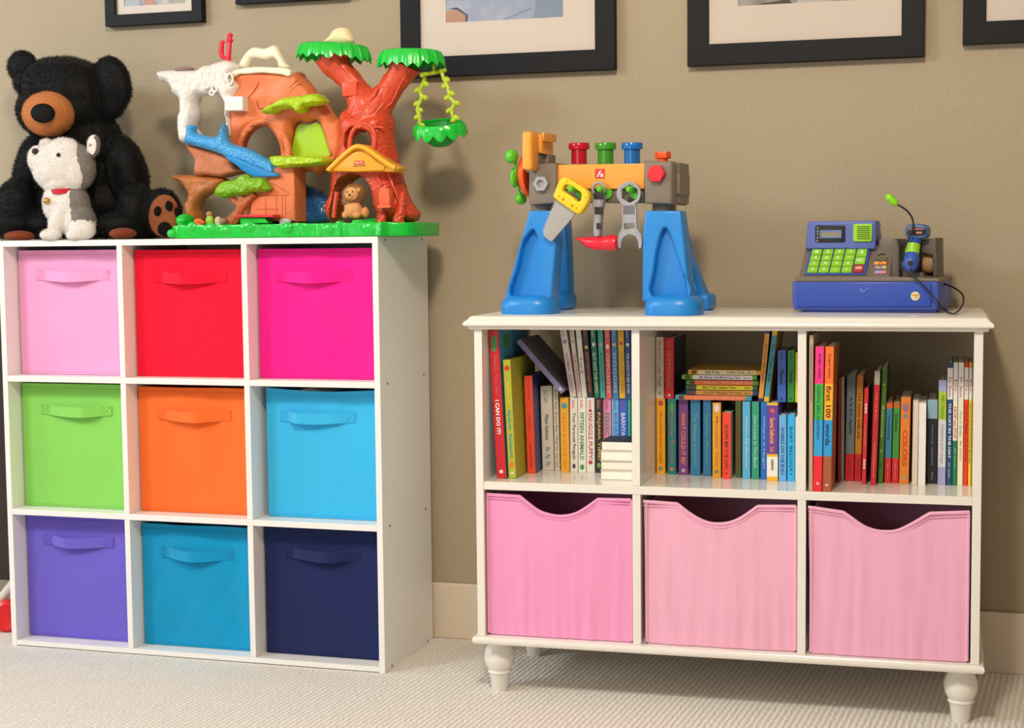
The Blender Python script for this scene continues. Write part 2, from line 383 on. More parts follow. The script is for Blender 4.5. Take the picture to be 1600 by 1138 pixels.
# ------------------------------------------------------------------ white bookshelf
BA = .0136; FB = Frame((1.1494, -.435, 0), BA)
BW, BD, BT = .9608, .375, .0158
ZB, ZS0, ZS1, ZM, ZT = .1229, .4177, .4340, .7356, .7621
CRM = mat('#ebe7de', .16, 'wood')
bs = thing('bookshelf', 'low cream-white bookshelf with moulded top, turned feet and six cubbies', 'bookshelf', FB.m)
for x in (0, BW-BT): MB().box(x, x+BT, 0, BD, ZB+.0002, ZM-.0002, bev=.0008).build('side_panel', CRM, bs, False)
BC = (BW-4*BT)/3
for k in (1, 2):
    x = k*(BT+BC)
    MB().box(x-.0006, x+BT-.0006, .0012, BD, ZS1+.0002, ZM-.0002, bev=.0008).build('divider', CRM, bs, False)
    MB().box(x, x+BT, .0012, BD, ZB+.0002, ZS0-.0002, bev=.0008).build('divider', CRM, bs, False)
MB().box(BT+.0002, BW-BT-.0002, .0004, BD, ZS0, ZS1, bev=.001).build('shelf_board', CRM, bs, False)
# top with a stepped moulding: profile swept round front and both sides
def moulded(z0, prof, ov, name):
    b = bmesh.new(); rings = []
    for o_, z in prof:
        rings.append([b.verts.new(p) for p in ((-o_, BD+.012, z0+z), (-o_, -o_, z0+z), (BW+o_, -o_, z0+z), (BW+o_, BD+.012, z0+z))])
    for A, B_ in zip(rings, rings[1:]):
        for k in range(4): b.faces.new((A[k], A[(k+1) % 4], B_[(k+1) % 4], B_[k]))
    b.faces.new(rings[0][::-1]); b.faces.new(rings[-1]); bmesh.ops.recalc_face_normals(b, faces=b.faces)
    me = bpy.data.meshes.new(name); b.to_mesh(me); b.free(); return link(name, me, CRM, bs, smooth=True)
H_ = ZT-ZM
moulded(ZM, [(.004, 0), (.0075, .0005), (.010, .0042), (.0095, .0060), (.0150, .0066), (.0175, .0090), (.0180, .0120), (.0165, .0148), (.0135, .0172), (.0105, .0192), (.0080, .0225), (.0050, .0258), (.003, H_)], 0, 'top_board')
moulded(ZB-.0158, [(.0035, 0), (.0065, .001), (.0088, .0045), (.0095, .0079), (.0088, .0113), (.0065, .0148), (.0035, .0158)], 0, 'bottom_board')
zf = ZB-.0158
FOOT = [(.0168, 0), (.0178, .002), (.0228, .036), (.0235, .037), (.0262, .0385), (.0262, .0415), (.0240, .0432), (.0275, .048), (.0318, .056), (.0338, .066), (.0332, .076), (.0300, .086), (.0255, .093), (.0240, .0955), (.0262, .097), (.0262, zf)]
foot_me = MB().lathe([(r*.92, z if z < .09 else z*zf/.1071 if z < zf else z) for r, z in FOOT], n=36).me()
for x, y in ((.030, .052), (BW-.032, .052), (.030, BD-.045), (BW-.032, BD-.045)):
    link('foot', foot_me, CRM, bs, Matrix.Translation((x, y, 0)), True)
for f in foot_me.polygons: f.use_smooth = True

# pink drawers-bins with scooped fronts
def scoop_bin(x0, colr, place, pts, depth_in, seed):
    P = FB.out(pts, depth_in)
    xa = min(p[0] for p in P); zb = min(p[1] for p in P); zb = ZB+.0006
    ci = x0; xlo, xhi = BT+ci*(BT+BC)+.0035, BT+ci*(BT+BC)+BC-.0035
    P = [(min(max(p[0], xlo), xhi), min(max(p[1], zb), ZS0-.004)) for p in P]
    n = len(pts); BLi, BRi = P[0], P[-1]
    P[0] = (P[0][0], zb); P[-1] = (P[-1][0], zb)
    top = P[1:-1]; sm = [top[0]]+[top[1]]+[tuple(q) for q in catmull(top[1:-1], 6, False)][1:]+[top[-1]]
    outl = [P[0]]+sm+[P[-1]]
    ox, oz = (P[0][0]+P[-1][0])/2, zb
    M = FB.m @ Matrix.Translation((ox, depth_in, oz)); L_ = [(x-ox, z-oz) for x, z in outl]
    t = thing('canvas_bin', place, 'storage bin', M, 'pink canvas bins in the bookshelf')
    fm = mat(colr, .85, 'drape', .15, bump=.42)
    # front cloth panel, softly puckered
    me = tmp_eval(slab(L_, 0, .006, .002), [('REMESH', dict(mode='VOXEL', voxel_size=.0024, adaptivity=0))])
    hgt = max(z for x, z in L_); wid = L_[-1][0]-L_[0][0]
    for v in me.vertices:
        u = v.co.x/wid; q = max(0, 1-v.co.z/hgt)
        v.co.y += (-.0025*math.cos(PI*u)+.0022*noise.noise(Vector((v.co.x*55+seed*3, v.co.z*4, seed)))*(.2+q**1.5)+.0022*noise.noise(Vector((v.co.x*18, v.co.z*7+v.co.x*8, seed+4))))
        v.co.y += .0022
    link('front_panel', me, fm, t, smooth=True)
    # side, back walls and floor of the bin
    x0_, x1_ = L_[0][0]+.004, L_[-1][0]-.004; zt = L_[1][1]-.004
    b = MB(); d = .30
    b.box(x0_, x0_+.004, .011, d, .0002, zt, bev=.0008); b.box(x1_-.004, x1_, .011, d, .0002, zt, bev=.0008); b.box(x0_+.0042, x1_-.0042, d-.004, d, .0002, zt, bev=.0008)
    b.box(x0_+.0042, x1_-.0042, .011, d-.0044, .0002, .004); b.build('bin_body', fm, t, False)
    pm = mat(colr, .7, 'fabric', .2, bump=.1)
    pts2 = [(L_[0][0]+.001, L_[0][1]+.003)]+[(x, z) for x, z in L_[1:-1]]+[(L_[-1][0]-.001, L_[-1][1]+.003)]
    pb = MB(); pb.tube([(x, .0012, z-.0012) for x, z in pts2[1:-1]], .0036, n=10)
    pb.build('piping', pm, t)
    pb = MB(); pb.tube([(x, -.0004, z-.0085) for x, z in pts2[1:-1]], .0009, n=6); pb.build('hem_stitch', pm, t)
    for q in (0, -1):
        pb = MB(); pb.tube([(pts2[q][0], .0022, z) for z in np.linspace(.004, pts2[1 if q == 0 else -2][1], 12)], .003, n=8); pb.build('corner_seam', pm, t)
    return t
o1 = dict(off=(740, 750), sc=3.075)
PB1 = [(762.5, 994), (756.5, 772), (812, 775.5), (826, 787), (843, 799), (862, 805), (879, 806.5), (898, 803), (915, 794), (934, 780), (985.5, 781), (989.5, 1006)]
PB2 = [(1009.5, 1009), (1004.5, 783), (1058, 787), (1073, 799), (1090, 810), (1108, 817), (1124, 818.5), (1142, 816), (1160, 808), (1184, 791), (1243.5, 791), (1244.5, 1024)]
PB3 = [(1266, 1026), (1262, 792), (1317, 800), (1330, 809), (1347, 821), (1364, 828), (1381, 830.5), (1402, 829), (1424, 819), (1453, 802), (1515, 800), (1511.5, 1038)]
scoop_bin(0, '#ef9cc8', 'bright pink canvas bin with scooped front, left bottom cubby of the bookshelf', PB1, .010, 1)
scoop_bin(1, '#eeb0ca', 'pale pink canvas bin with scooped front, middle bottom cubby of the bookshelf', PB2, .010, 2)
scoop_bin(2, '#ecaeca', 'pink canvas bin with scooped front, right bottom cubby of the bookshelf', PB3, .006, 3)

# ------------------------------------------------------------------ books
PAGES = mat('#efe9dc', .8, 'pages')
ZU = .434+.1535      # tops of the small board books in the lower rows
def book(w, h, d, bands, side, M, label, group, title=None, tcol='#ffffff', tz=(.12, .88), tw=.5, bold=.0, thin=False, extra=()):
    """bands: [(colour, fraction of the height it ends at, from the top)]; spine at y = 0, reading downwards"""
    t = thing('book', label, 'book', M, group)
    b = bmesh.new(); ct = min(.0016, w*.2); mats = []; 
    def mi(c):
        m = mat(c, .42, 'plain')
        if m not in mats: mats.append(m)
        return mats.index(m)
    zs = [h]; cs = []
    for c, fr in bands: zs.append(h*(1-fr)); cs.append(mi(c))
    zs[-1] = 0
    si = mi(side); r = min(.0012, w*.12)
    prof = [(0, d), (0, r), (r*.3, r*.3), (r, 0), (w-r, 0), (w-r*.3, r*.3), (w, r), (w, d), (w-ct, d), (w-ct, ct+r*.5), (ct, ct+r*.5), (ct, d)]
    rings = [[b.verts.new((x, y, z)) for x, y in prof] for z in zs]; n = len(prof)
    for q, (A, B_) in enumerate(zip(rings, rings[1:])):
        for k in range(n):
            f = b.faces.new((A[k], B_[k], B_[(k+1) % n], A[(k+1) % n])); f.material_index = cs[q] if 1 <= k <= 5 else si
    for R_, fl in ((rings[0], 0), (rings[-1], 1)):
        for quad in ((0, 1, 2, 3, 10, 11), (3, 4, 9, 10), (4, 5, 6, 7, 8, 9)):
            f = b.faces.new([R_[k] for k in quad]); f.material_index = si
    bmesh.ops.recalc_face_normals(b, faces=b.faces)
    me = bpy.data.meshes.new('cover'); b.to_mesh(me); b.free(); cv = link('cover', me, mats, t)
    MB().box(ct+.0001, w-ct-.0001, ct+r*.5+.0002, d-.0035, .0022, h-.0022).build('pages', PAGES, t, False)
    if title:
        parts = title if isinstance(title, list) else [(title, tz[0], tz[1], tw, tcol, bold)]
        for (s_, a, b_, tw_, tc, bo) in parts:
            zc = h*(1-(a+b_)/2); text('title', s_, (w/2, -.0003, zc), h*(b_-a), w*tw_, mat(tc, .5), cv, 'down', bo)
    for e in extra:      # small printed pictures on the spine: (colour, height fraction, radius fraction of width, squash)
        c, fz, rr, sq = e
        q = MB(); q.lathe([(1e-4, -.0002), (w*rr, -.0002), (w*rr, .0002), (1e-4, .0002)], n=14, mx=Matrix.Translation((w/2, -.0003, h*(1-fz))) @ Matrix.Rotation(PI/2, 4, 'X') @ Matrix.Diagonal((1, sq, 1, 1)))
        q.build('spine_picture', mat(c, .5), cv, False)
    return t
def up(pxl, pxr, ytop, yl, zb, d, bands, side, label, group, lean=0.0, ybot=None, **k):
    """upright book: pixel columns of its spine foot, pixel row of its top (or a height in metres), local depth of the spine"""
    a, b_ = FB.at(pxl, 700, yl), FB.at(pxr, 700, yl)
    # columns are read at the foot of the spine
    row = 569
    for _ in range(3):
        pz = FB.m @ Vector((a.x, yl, zb)); dd = np.array(pz)-CAM; row = 569-FPX*(dd@CU)/(dd@CF); a = FB.at(pxl, row, yl); b_ = FB.at(pxr, row, yl)
    w_ = b_.x-a.x-.0004; h = ytop if ytop < 1 else FB.at(pxl, ytop, yl).z-zb
    x = a.x+.0002; z = zb+.0003
    if lean: h = h/math.cos(lean); z += (w_*abs(math.sin(lean)) if lean > 0 else 0)
    ci = max(0, min(2, int((x-BT+.004)/(BC+BT)))); lo, hi = BT+ci*(BT+BC)+.0007, BT+ci*(BT+BC)+BC-.0012
    sh = h*abs(math.sin(lean))
    lo2, hi2 = lo+(sh if lean < 0 else 0), hi-(sh if lean > 0 else 0)
    if x < lo2: w_ = max(.004, w_-(lo2-x)); x = lo2
    if x+w_ > hi2: w_ = max(.004, hi2-x)
    M = FB.m @ Matrix.Translation((x, yl, z)) @ Matrix.Rotation(lean, 4, 'Y')
    return book(w_, h, d, bands, side, M, label, group, **k)
def flat(pxl, pxr, zb, th, yl, d, bands, side, label, group, **k):
    a, b_ = FB.at(pxl, 600, yl), FB.at(pxr, 600, yl)
    M = FB.m @ Matrix.Translation((b_.x, yl, zb+.0003)) @ Matrix.Rotation(-PI/2, 4, 'Y')
    return book(th-.0006, b_.x-a.x, d, bands, side, M, label, group, **k)
def CX(k, u): return (740 if k == 1 else 1000 if k == 2 else 1250)+u/(4.215 if k < 3 else 3.924)
def CY(k, v): return 500+v/(4.215 if k < 3 else 3.924)
G1, G1U, G2, G2U, G2S, G3 = 'books in the left cubby lower row', 'books in the left cubby upper row', 'books in the middle cubby lower row', 'books in the middle cubby upper row', 'flat stack of picture books', 'books in the right cubby'
B = lambda c: [(c, 1)]
T = lambda s, a, b, w=.5, c='#ffffff', bo=0.0: (s, a, b, w, c, bo)
z1 = ZS1
# --- left cubby, lower row
bk = up(772, 791.5, .2965, .044, z1, .225, B('#d61a26'), '#3f8fb8', 'tall red book leaning at the left wall of the left cubby', G1, lean=-.048,
   title=[T('Ready, Set, Go', .17, .43, .42, '#c2788a'), T('I CAN DO IT!', .47, .70, .40, '#ffffff', .03)], extra=[('#4f9a55', .09, .32, 2.6), ('#f2e8e8', .955, .2, 1)])
# printed front board of the tall red book: a green sign and dark lettering on blue
q = MB(); q.box(.0, .0003, .03, .078, .262, .287, bev=.0001); bw_ = max(v.co.x for v in bk.children[0].data.vertices)
sg = q.build('cover_sign', mat('#3f7d3c', .5), bk, False, Matrix.Translation((bw_, 0, 0)))
text('cover_lettering', 'I CAN', (bw_+.0002, .085, .225), .095, .03, mat('#16204a', .5), bk, 'front', .02, mx=Matrix.Rotation(PI/2, 4, 'Z'))
up(794.5, 806.5, CY(1, 265), .048, z1, .19, B('#b9bf2a'), '#a3a52e', 'lime yellow book with orange fish and blue lettering beside the tall red one', G1, lean=-.040,
   title=[T('Splash', .18, .38, .42, '#e8d838'), T('Splish Splash!', .42, .83, .48, '#2ba3a8', .02)], extra=[('#dd3a2a', .07, .34, 1), ('#e8792a', .885, .3, 1.2), ('#e8d8c8', .955, .26, .8)])
up(824, 837, CY(1, 370), .124, z1, .15, B('#f0482a'), '#2a3a78', 'orange-red book with small dark spine lettering in the left cubby', G1, lean=-.028,
   title=[T('Noisy Noses', .05, .24, .22, '#7a2a2a'), T('touch and hear', .40, .56, .16, '#8a3020'), T('Animal Friends', .70, .94, .2, '#7a2a20')])
up(847.5, 866, CY(1, 437), .172, z1, .16, B('#d9cfc0'), '#cfc4b4', 'cream grey book with squiggly grey lettering behind the orange-red one', G1, lean=-.020,
   title=[T('Eric Carle', .05, .20, .42, '#8fa0a0'), T('Mister Seahorse', .34, .64, .34, '#2a2a2a'), T('~ ~ ~', .72, .95, .5, '#8fa0a0')])
up(867, 875, CY(1, 437), .172, z1, .16, B('#e2d8c6'), '#d8ccb8', 'thin cream book with tiny black spine lettering', G1, lean=-.016,
   title='Brown Bear, Brown Bear, What Do You See?', tcol='#2a2620', tz=(.04, .97), tw=.42)
up(876.5, 890, ZU-z1, .155, z1, .15, B('#eeb02c'), '#e0a028', 'yellow-orange book with a blue dot, left cubby lower row', G1, lean=-.010, title='CATCH A LITTLE FISH', tcol='#e07a20', tz=(.2, .95), tw=.4, extra=[('#4a9ab0', .11, .34, 1)])
for (a, b_, c, s_, tc, lab, ex) in ((891, 903, '#e9e5dc', 'Your Personal Penguin', '#3a3630', 'white board book about a penguin with dark handwritten spine', [('#2f3440', .92, .2, 1.6)]),
        (903.5, 916, '#ebe7de', 'FIFTEEN ANIMALS!', '#2f7a4a', 'white board book with green capital lettering and green frog mark', [('#4a9a3a', .93, .28, 1.2)]),
        (916.5, 929.5, '#e6e2da', 'SNUGGLE PUPPY!', '#c0392b', 'white board book with a red heart and multicoloured lettering', [('#c02a2a', .17, .2, 1), ('#b8332b', .865, .24, 1)]),
        (930.5, 941.5, '#232126', 'PAJAMA TIME!', '#d8b040', 'black board book with bright lettering, left cubby lower row', [('#5a9ac0', .2, .16, 1), ('#6a9a4a', .9, .3, 1.3)])):
    up(a, b_, ZU-z1, .158, z1, .15, B(c), c, lab, G1, title=[T('Sandra', .03, .14, .42, '#d8707a' if c != '#232126' else '#e08830'), T(s_, .2, .83, .52, tc, .01)], extra=ex)
for (a, b_, c, s_, tc, lab) in ((942.5, 955.5, '#e88ab0', 'PERFECT PIGGIES', '#3a8a6a', 'pink board book behind the stack of white page edges'),
        (956, 967.5, '#5aaede', 'BLUE HAT, GREEN HAT', '#8a5ab0', 'sky blue board book between a pink and a royal blue one'),
        (968, 980.5, '#2f5fd0', 'BARNYARD DANCE!', '#e8e4f0', 'royal blue board book with pale capitals, left cubby'),
        (981, 985.5, '#35a890', None, '', 'thin sea green board book against the first divider')):
    up(a, b_, ZU-z1, .166, z1, .15, B(c), c, lab, G1, title=None if s_ is None else [T('Sandra', .03, .16, .4, '#a04a7a'), T(s_, .2, .62+.3, .55, tc, .01)])
# stack of books lying with their page edges to the front
pz = z1
for k, (hh, cc, lab) in enumerate(((.0195, '#f4efe2', 'bottommost white book of the sideways stack in the left cubby'), (.0185, '#efe9da', 'second white book from the bottom in the sideways stack'), (.0205, '#f4efe4', 'second white book from the top in the sideways stack'), (.0195, '#f0ebe0', 'topmost white book with black cover in the sideways stack'))):
    a, b_ = FB.at(938+(k == 3)*1, 700, .064), FB.at(988, 700, .064); x0, x1 = a.x, min(b_.x, BT+BC-.003)
    t = thing('book', lab, 'book', FB.m @ Matrix.Translation((x0, .064+.002*(k % 2), pz+.0003)), 'sideways stack of books')
    W_ = x1-x0; cm = mat('#20201f' if k == 3 else '#e2d8c8', .5)
    MB().box(.001, W_-.001, .001, .085, .0014, hh-.0018, bev=.0012).build('pages', mat(cc, .75, 'pages'), t, False)
    MB().box(0, W_, 0, .086, 0, .0012).build('cover', mat('#ddd6c6', .5), t, False); MB().box(0, W_, 0, .086, hh-.0016, hh-.0005).build('cover', cm, t, False)
    pz += hh
# --- left cubby, upper row standing on the lower row
hU = .1445
UP1 = [(635, 678, 570, '#dcd0c8', 'ANIMAL NOISES', '#b87a9a', 'cream book with mauve spine lettering, leftmost of the upper row'),
       (684, 712, 632, '#d8cdc2', 'THE BELLY BUTTON BOOK', '#c05a78', 'thin cream book with pink lettering, upper row of the left cubby'),
       (713, 748, 674, '#e2dcd2', 'A to Z', '#c0506a', 'white book reading A to Z in the upper row'),
       (752, 790, 716, '#262328', 'HAPPY HIPPO ANGRY DUCK', '#c86a3a', 'black book with a yellow mark, upper row of the left cubby'),
       (794, 832, 768, '#1f6a52', 'BUT NOT THE HIPPO', '#c8dcc8', 'dark green book in the upper row beside the black one'),
       (834, 870, 817, '#48a890', 'BLUE HAT, GREEN HAT', '#2a7aa0', 'sea green book with a pink mark in the upper row'),
       (873, 911, 862, '#d8555a', 'OPPOSITES', '#f0c8b8', 'coral red book with a white rabbit mark in the upper row'),
       (915, 955, 906, '#3a78b0', 'DOGGIES', '#b8d0e8', 'mid blue book with a gold mark in the upper row'),
       (959, 1000, 950, '#e0b02a', 'ONE, TWO, THREE!', '#c88018', 'yellow book with a red mark in the upper row'),
       (1003, 1039, 996, '#23468a', 'THE GOING TO BED BOOK', '#d0dcf0', 'navy book against the first divider in the upper row')]
EX = {'#262328': ('#d8c030', .28, .3, 1), '#1f6a52': ('#d8dcd0', .24, .25, 1.6), '#48a890': ('#d89ab0', .24, .34, .9), '#d8555a': ('#efe4dc', .27, .28, 1.6), '#3a78b0': ('#dab040', .24, .28, 1.1), '#e0b02a': ('#c04a2a', .22, .3, 1), '#23468a': ('#dcd8d8', .24, .32, 1.1), '#dcd0c8': ('#8a6aa8', .2, .28, 1.1), '#d8cdc2': ('#a8a050', .2, .3, 1), '#e2dcd2': ('#b8c8b0', .14, .2, 2)}
for (ub, ub2, ut, c, s_, tc, lab) in UP1:
    lean = math.atan(((CX(1, ut)-CX(1, ub))/103.0))
    up(CX(1, ub), CX(1, ub2), hU*math.cos(lean)-.0012, .160, ZU, .145, B(c), c, lab, G1U, lean=lean, title=[T('Sandra', .02, .14, .38, tc), T(s_, .36, .93, .5, tc, .01)] if s_ != 'A to Z' else [T('A to Z', .42, .66, .45, tc, .01)], extra=[EX[c]])
# the purple book lying across the corner
a, b_ = FB.at(CX(1, 592), CY(1, 492), .135), FB.at(CX(1, 297), CY(1, 152), .135)
an = math.atan2(b_.x-a.x, b_.z-a.z)
book(.0115, (b_-a).length, .150, B('#8479a8'), '#5b5668', FB.m @ Matrix.Translation((a.x-.0055, .135, a.z+.001)) @ Matrix.Rotation(an, 4, 'Y'), 'dusty purple book leaning diagonally on top of the left cubby books', G1U, extra=[('#9a94b0', .28, .22, 1.6), ('#e0dce4', .94, .22, 1.2)])
# --- middle cubby, lower row
L2 = [(108, 167, 530, .168, '#f0ac26', '#d8921e', 'Hurry Come Home Tonight', '#c8641a', 'yellow-orange book at the left end of the middle cubby lower row', [('#c04a3a', .06, .3, 1), ('#8a8a8a', .93, .25, 1)]),
      (181, 239, 530, .166, '#1f7f88', '#1a6a70', 'Monster Rumpus', '#c86a6a', 'dark teal book with orange dot near the left end of the middle cubby', [('#5a9a4a', .12, .25, 2.4), ('#e07a4a', .93, .22, 1)]),
      (253, 318, 528, .164, '#7a3f8a', '#b02050', 'WHAT COULD IT BE?', '#e8a030', 'purple book with yellow lettering in the middle cubby', [('#c0b0c8', .94, .2, 1)]),
      (331, 398, 520, .160, '#2a7fb0', '#2a6a90', 'The Monster at the End', '#6ab0a8', 'steel blue book beside the purple one', []),
      (414, 470, 520, .158, '#2b78ac', '#276488', 'Another Monster', '#5aa89a', 'second steel blue book, left of the amber one', []),
      (476, 534, 538, .140, '#eea81e', '#3a2420', 'Monster Day', '#c8782a', 'amber book with a white badge, middle cubby lower row', [('#e8dce8', .07, .3, 1.6), ('#8a8a80', .92, .22, 1)]),
      (541, 598, 612, .128, '#f2462c', '#c8c0b4', 'SHOW ME THE HAT', '#7a2020', 'short bright red-orange book in the middle cubby', [('#7a1a1a', .92, .12, 1)]),
      (626, 668, 520, .150, '#4a5a1e', '#6a2a20', 'THE ANIMAL BOOK', '#a83a20', 'dark olive book with red lettering in the middle cubby', []),
      (673, 727, 516, .137, '#5ab0dc', '#4a9ac8', "Where's My Blue Hat", '#b8dcf0', 'light blue book with pale lettering right of the olive one', []),
      (734, 785, 516, .136, '#2f9a7c', '#2a8068', "Don't Look in This Book", '#a8dcc8', 'jade green book with pale lettering in the middle cubby', []),
      (793, 838, 530, .136, '#1f6fc4', '#1a5aa0', 'Where is Hugo?', '#9ac8f0', 'medium blue book left of the purple and yellow one', []),
      (912, 964, 628, .121, '#6aaee6', '#5a9ad0', 'WHEELS ON THE BUS', '#2a4a8a', 'pale blue short book with dark lettering, right end of the middle cubby', [('#2a3a6a', .89, .12, 1)]),
      (969, 1019, 625, .121, '#2cb4f0', '#2aa0d8', 'BABY BELUGA', '#14508a', 'bright cyan short book with dark blue lettering at the right end', [('#14406a', .89, .12, 1)])]
for (ua, ub, vt, yl, c, sd, s_, tc, lab, ex) in L2:
    hh = CY(2, vt) if vt > 600 else (ZU-z1-(.0035 if vt >= 536 else 0))
    up(CX(2, ua), CX(2, ub), hh, yl, z1, .15, B(c), sd, lab, G2, title=s_, tcol=tc, tz=(.18, .86), tw=.42, bold=.01, extra=ex)
up(CX(2, 834), CX(2, 908), ZU-z1, .119, z1, .16, [('#e8c028', .03), ('#6a3a9a', .655), ('#f0b820', .69), ('#f0ece2', .945), ('#f0b41c', 1)], '#7a4aa0', 'purple book with yellow bands and a white foot panel, middle cubby', G2,
   title=[T('Secret Seahorse', .19, .52, .45, '#f0b060', .02), T('Stella', .56, .63, .4, '#e8a050'), T('A peekaboo book', .72, .86, .4, '#6a6460')], extra=[('#e0543a', .10, .2, 1)])
up(CX(2, 1021), CX(2, 1038), CY(2, 640), .124, z1, .14, B('#eef2ee'), '#e4e8e4', 'thin white book against the second divider in the middle cubby', G2)
# --- middle cubby, upper row
up(CX(2, 97), CX(2, 158), CY(2, 115), .168, ZU, .15, B('#ddd2c0'), '#d2c6b4', 'cream book reading How Do I Love You in the middle cubby', G2U, title='How Do I Love You?', tcol='#b05a6a', tz=(.06, .8), tw=.42, extra=[('#a8b090', .91, .22, 1.2)])
up(CX(2, 161), CX(2, 224), CY(2, 120), .166, ZU, .15, B('#d81f2c'), '#26304e', 'red book beside the cream one, upper row of the middle cubby', G2U, title=[T('story book', .05, .16, .5, '#e87a7a'), T('HUMMY HUGS', .22, .84, .42, '#f08a80')], extra=[('#e8c0c0', .94, .15, 1)])
up(CX(2, 904), CX(2, 962), CY(2, 203), .140, ZU, .14, B('#3a62b8'), '#34569c', 'blue book reading Planes in the upper row', G2U, title=[T('Barton', .05, .2, .26, '#1a2a5a'), T('Planes', .37, .66, .36, '#101c3c', .03)], extra=[('#16244a', .94, .14, 1)])
up(CX(2, 970), CX(2, 1018), CY(2, 203), .140, ZU, .14, B('#2c8a3c'), '#287a36', 'green book reading Trucks in the upper row', G2U, title=[T('Barton', .05, .19, .26, '#144020'), T('Trucks', .37, .63, .42, '#0c2a14', .03)], extra=[('#103418', .94, .14, 1)])
up(CX(2, 1021), CX(2, 1042), CY(2, 215), .138, ZU, .14, B('#d8d426'), '#c8c424', 'thin yellow book right of the green one', G2U)
zb = ZU+.0
ST = [(232, 735, 475, 517, [('#3a9aba', .12), ('#e8794a', .92), ('#3a9aba', 1)], '#3a8aa8', 'The Sneetches on the beach', '#f0a888', 'bottommost book of the flat stack, orange spine with blue ends'),
      (302, 775, 432, 472, [('#1f3f6e', .14), ('#c8913a', .93), ('#1f3f6e', 1)], '#1c3a66', 'STOP TRAIN STOP!', '#7a4a1a', 'navy and brown book lying second from the bottom in the flat stack'),
      (302, 775, 388, 430, [('#1c6a3a', .15), ('#e8d024', .93), ('#1c6a3a', 1)], '#1a5a34', 'Blue Train, Green Train', '#1f3a20', 'green and yellow book lying third from the bottom in the flat stack'),
      (305, 780, 345, 386, [('#3f9a3a', .12), ('#e87038', .93), ('#5a9a3a', 1)], '#3a7a34', 'Go, Dog!', '#f0c8a8', 'orange book with green ends lying in the flat stack'),
      (275, 770, 301, 343, [('#5ab03a', .15), ('#ece8e6', .94), ('#5aa83a', 1)], '#4a9034', 'Mr. Brown Can MOO! Can You?', '#8a3a8a', 'white spine with green ends, second from the top of the flat stack'),
      (318, 795, 256, 300, [('#dca828', .14), ('#e0d4a4', .93), ('#d8a424', 1)], '#c89828', 'Big Dog . . . Little Dog', '#4a4a3a', 'yellow topmost book of the flat stack')]
zz = ZU
for k, (a, b_, v0, v1, bd, sd, s_, tc, lab) in enumerate(ST):
    th = (.0098 if k else .0102)
    flat(CX(2, a), CX(2, b_), zz, th, .150-.002*(k % 2), .15, bd, sd, lab, G2S, title=[T(s_, .24, .78 if k != 2 else .7, .52, tc, .01), T('Seuss' if k == 4 else 'Birk', .82, .91, .36, tc)], extra=[('#6a3a2a', .08, .42, 1.5)])
    zz += th+.0004
for (ub, ub2, ut, c, sd, s_, tc, lab, bd) in ((776, 810, 816, '#d8963a', '#8a5a20', 'Are You My Duck', '#8a4a1a', 'slim orange-brown book leaning right, beside the flat stack', [('#2a3060', .05), ('#d8963a', .95), ('#2a3060', 1)]),
                                         (814, 849, 864, '#3a93a4', '#b08a2a', 'Go, Train, Go!', '#14343a', 'slim blue-green book leaning right with a yellow foot', [('#e0b82a', .07), ('#3a93a4', .93), ('#e0b82a', 1)])):
    lean = math.atan((CX(2, ut)-CX(2, ub))/100.)
    up(CX(2, ub), CX(2, ub2), hU*math.cos(lean)-.003, .135, ZU, .13, bd, sd, lab, G2U, lean=lean, title=s_, tcol=tc, tz=(.18, .72), tw=.5, bold=.02)
# --- right cubby
up(CX(3, 52), CX(3, 78), CY(3, 95), .010, z1, .20, B('#c8b49a'), '#b8a488', 'tall thin tan book at the left wall of the right cubby', G3, title='GOODNIGHT MOON ROOM', tcol='#5a4a3a', tz=(.06, .42), tw=.4)
up(CX(3, 79), CX(3, 134), CY(3, 165), .006, z1, .165, [('#f0308a', .256), ('#3cb040', .505), ('#2fa4e4', .755), ('#ee2030', 1)], '#e84a2a', 'tall book banded pink, green, blue and red in the right cubby', G3, lean=.012,
   title=[T('bright baby', .05, .22, .36, '#3a1030'), T('colors abc numbers', .27, .64, .4, '#184a60')], extra=[('#f0a0a8', .945, .18, 1)])
up(CX(3, 136), CX(3, 190), CY(3, 165), .008, z1, .165, [('#f4742a', .256), ('#f4b420', .505), ('#2a9ae0', .755), ('#a8583a', 1)], '#a8602a', 'tall book banded orange, yellow, blue and brown in the right cubby', G3, lean=.016,
   title=[T('bright baby', .05, .22, .34, '#6a2a10'), T('first 100', .27, .49, .6, '#7a2020', .02), T('words', .53, .68, .56, '#12304a', .02)], extra=[('#f0b8a8', .955, .16, 1)])
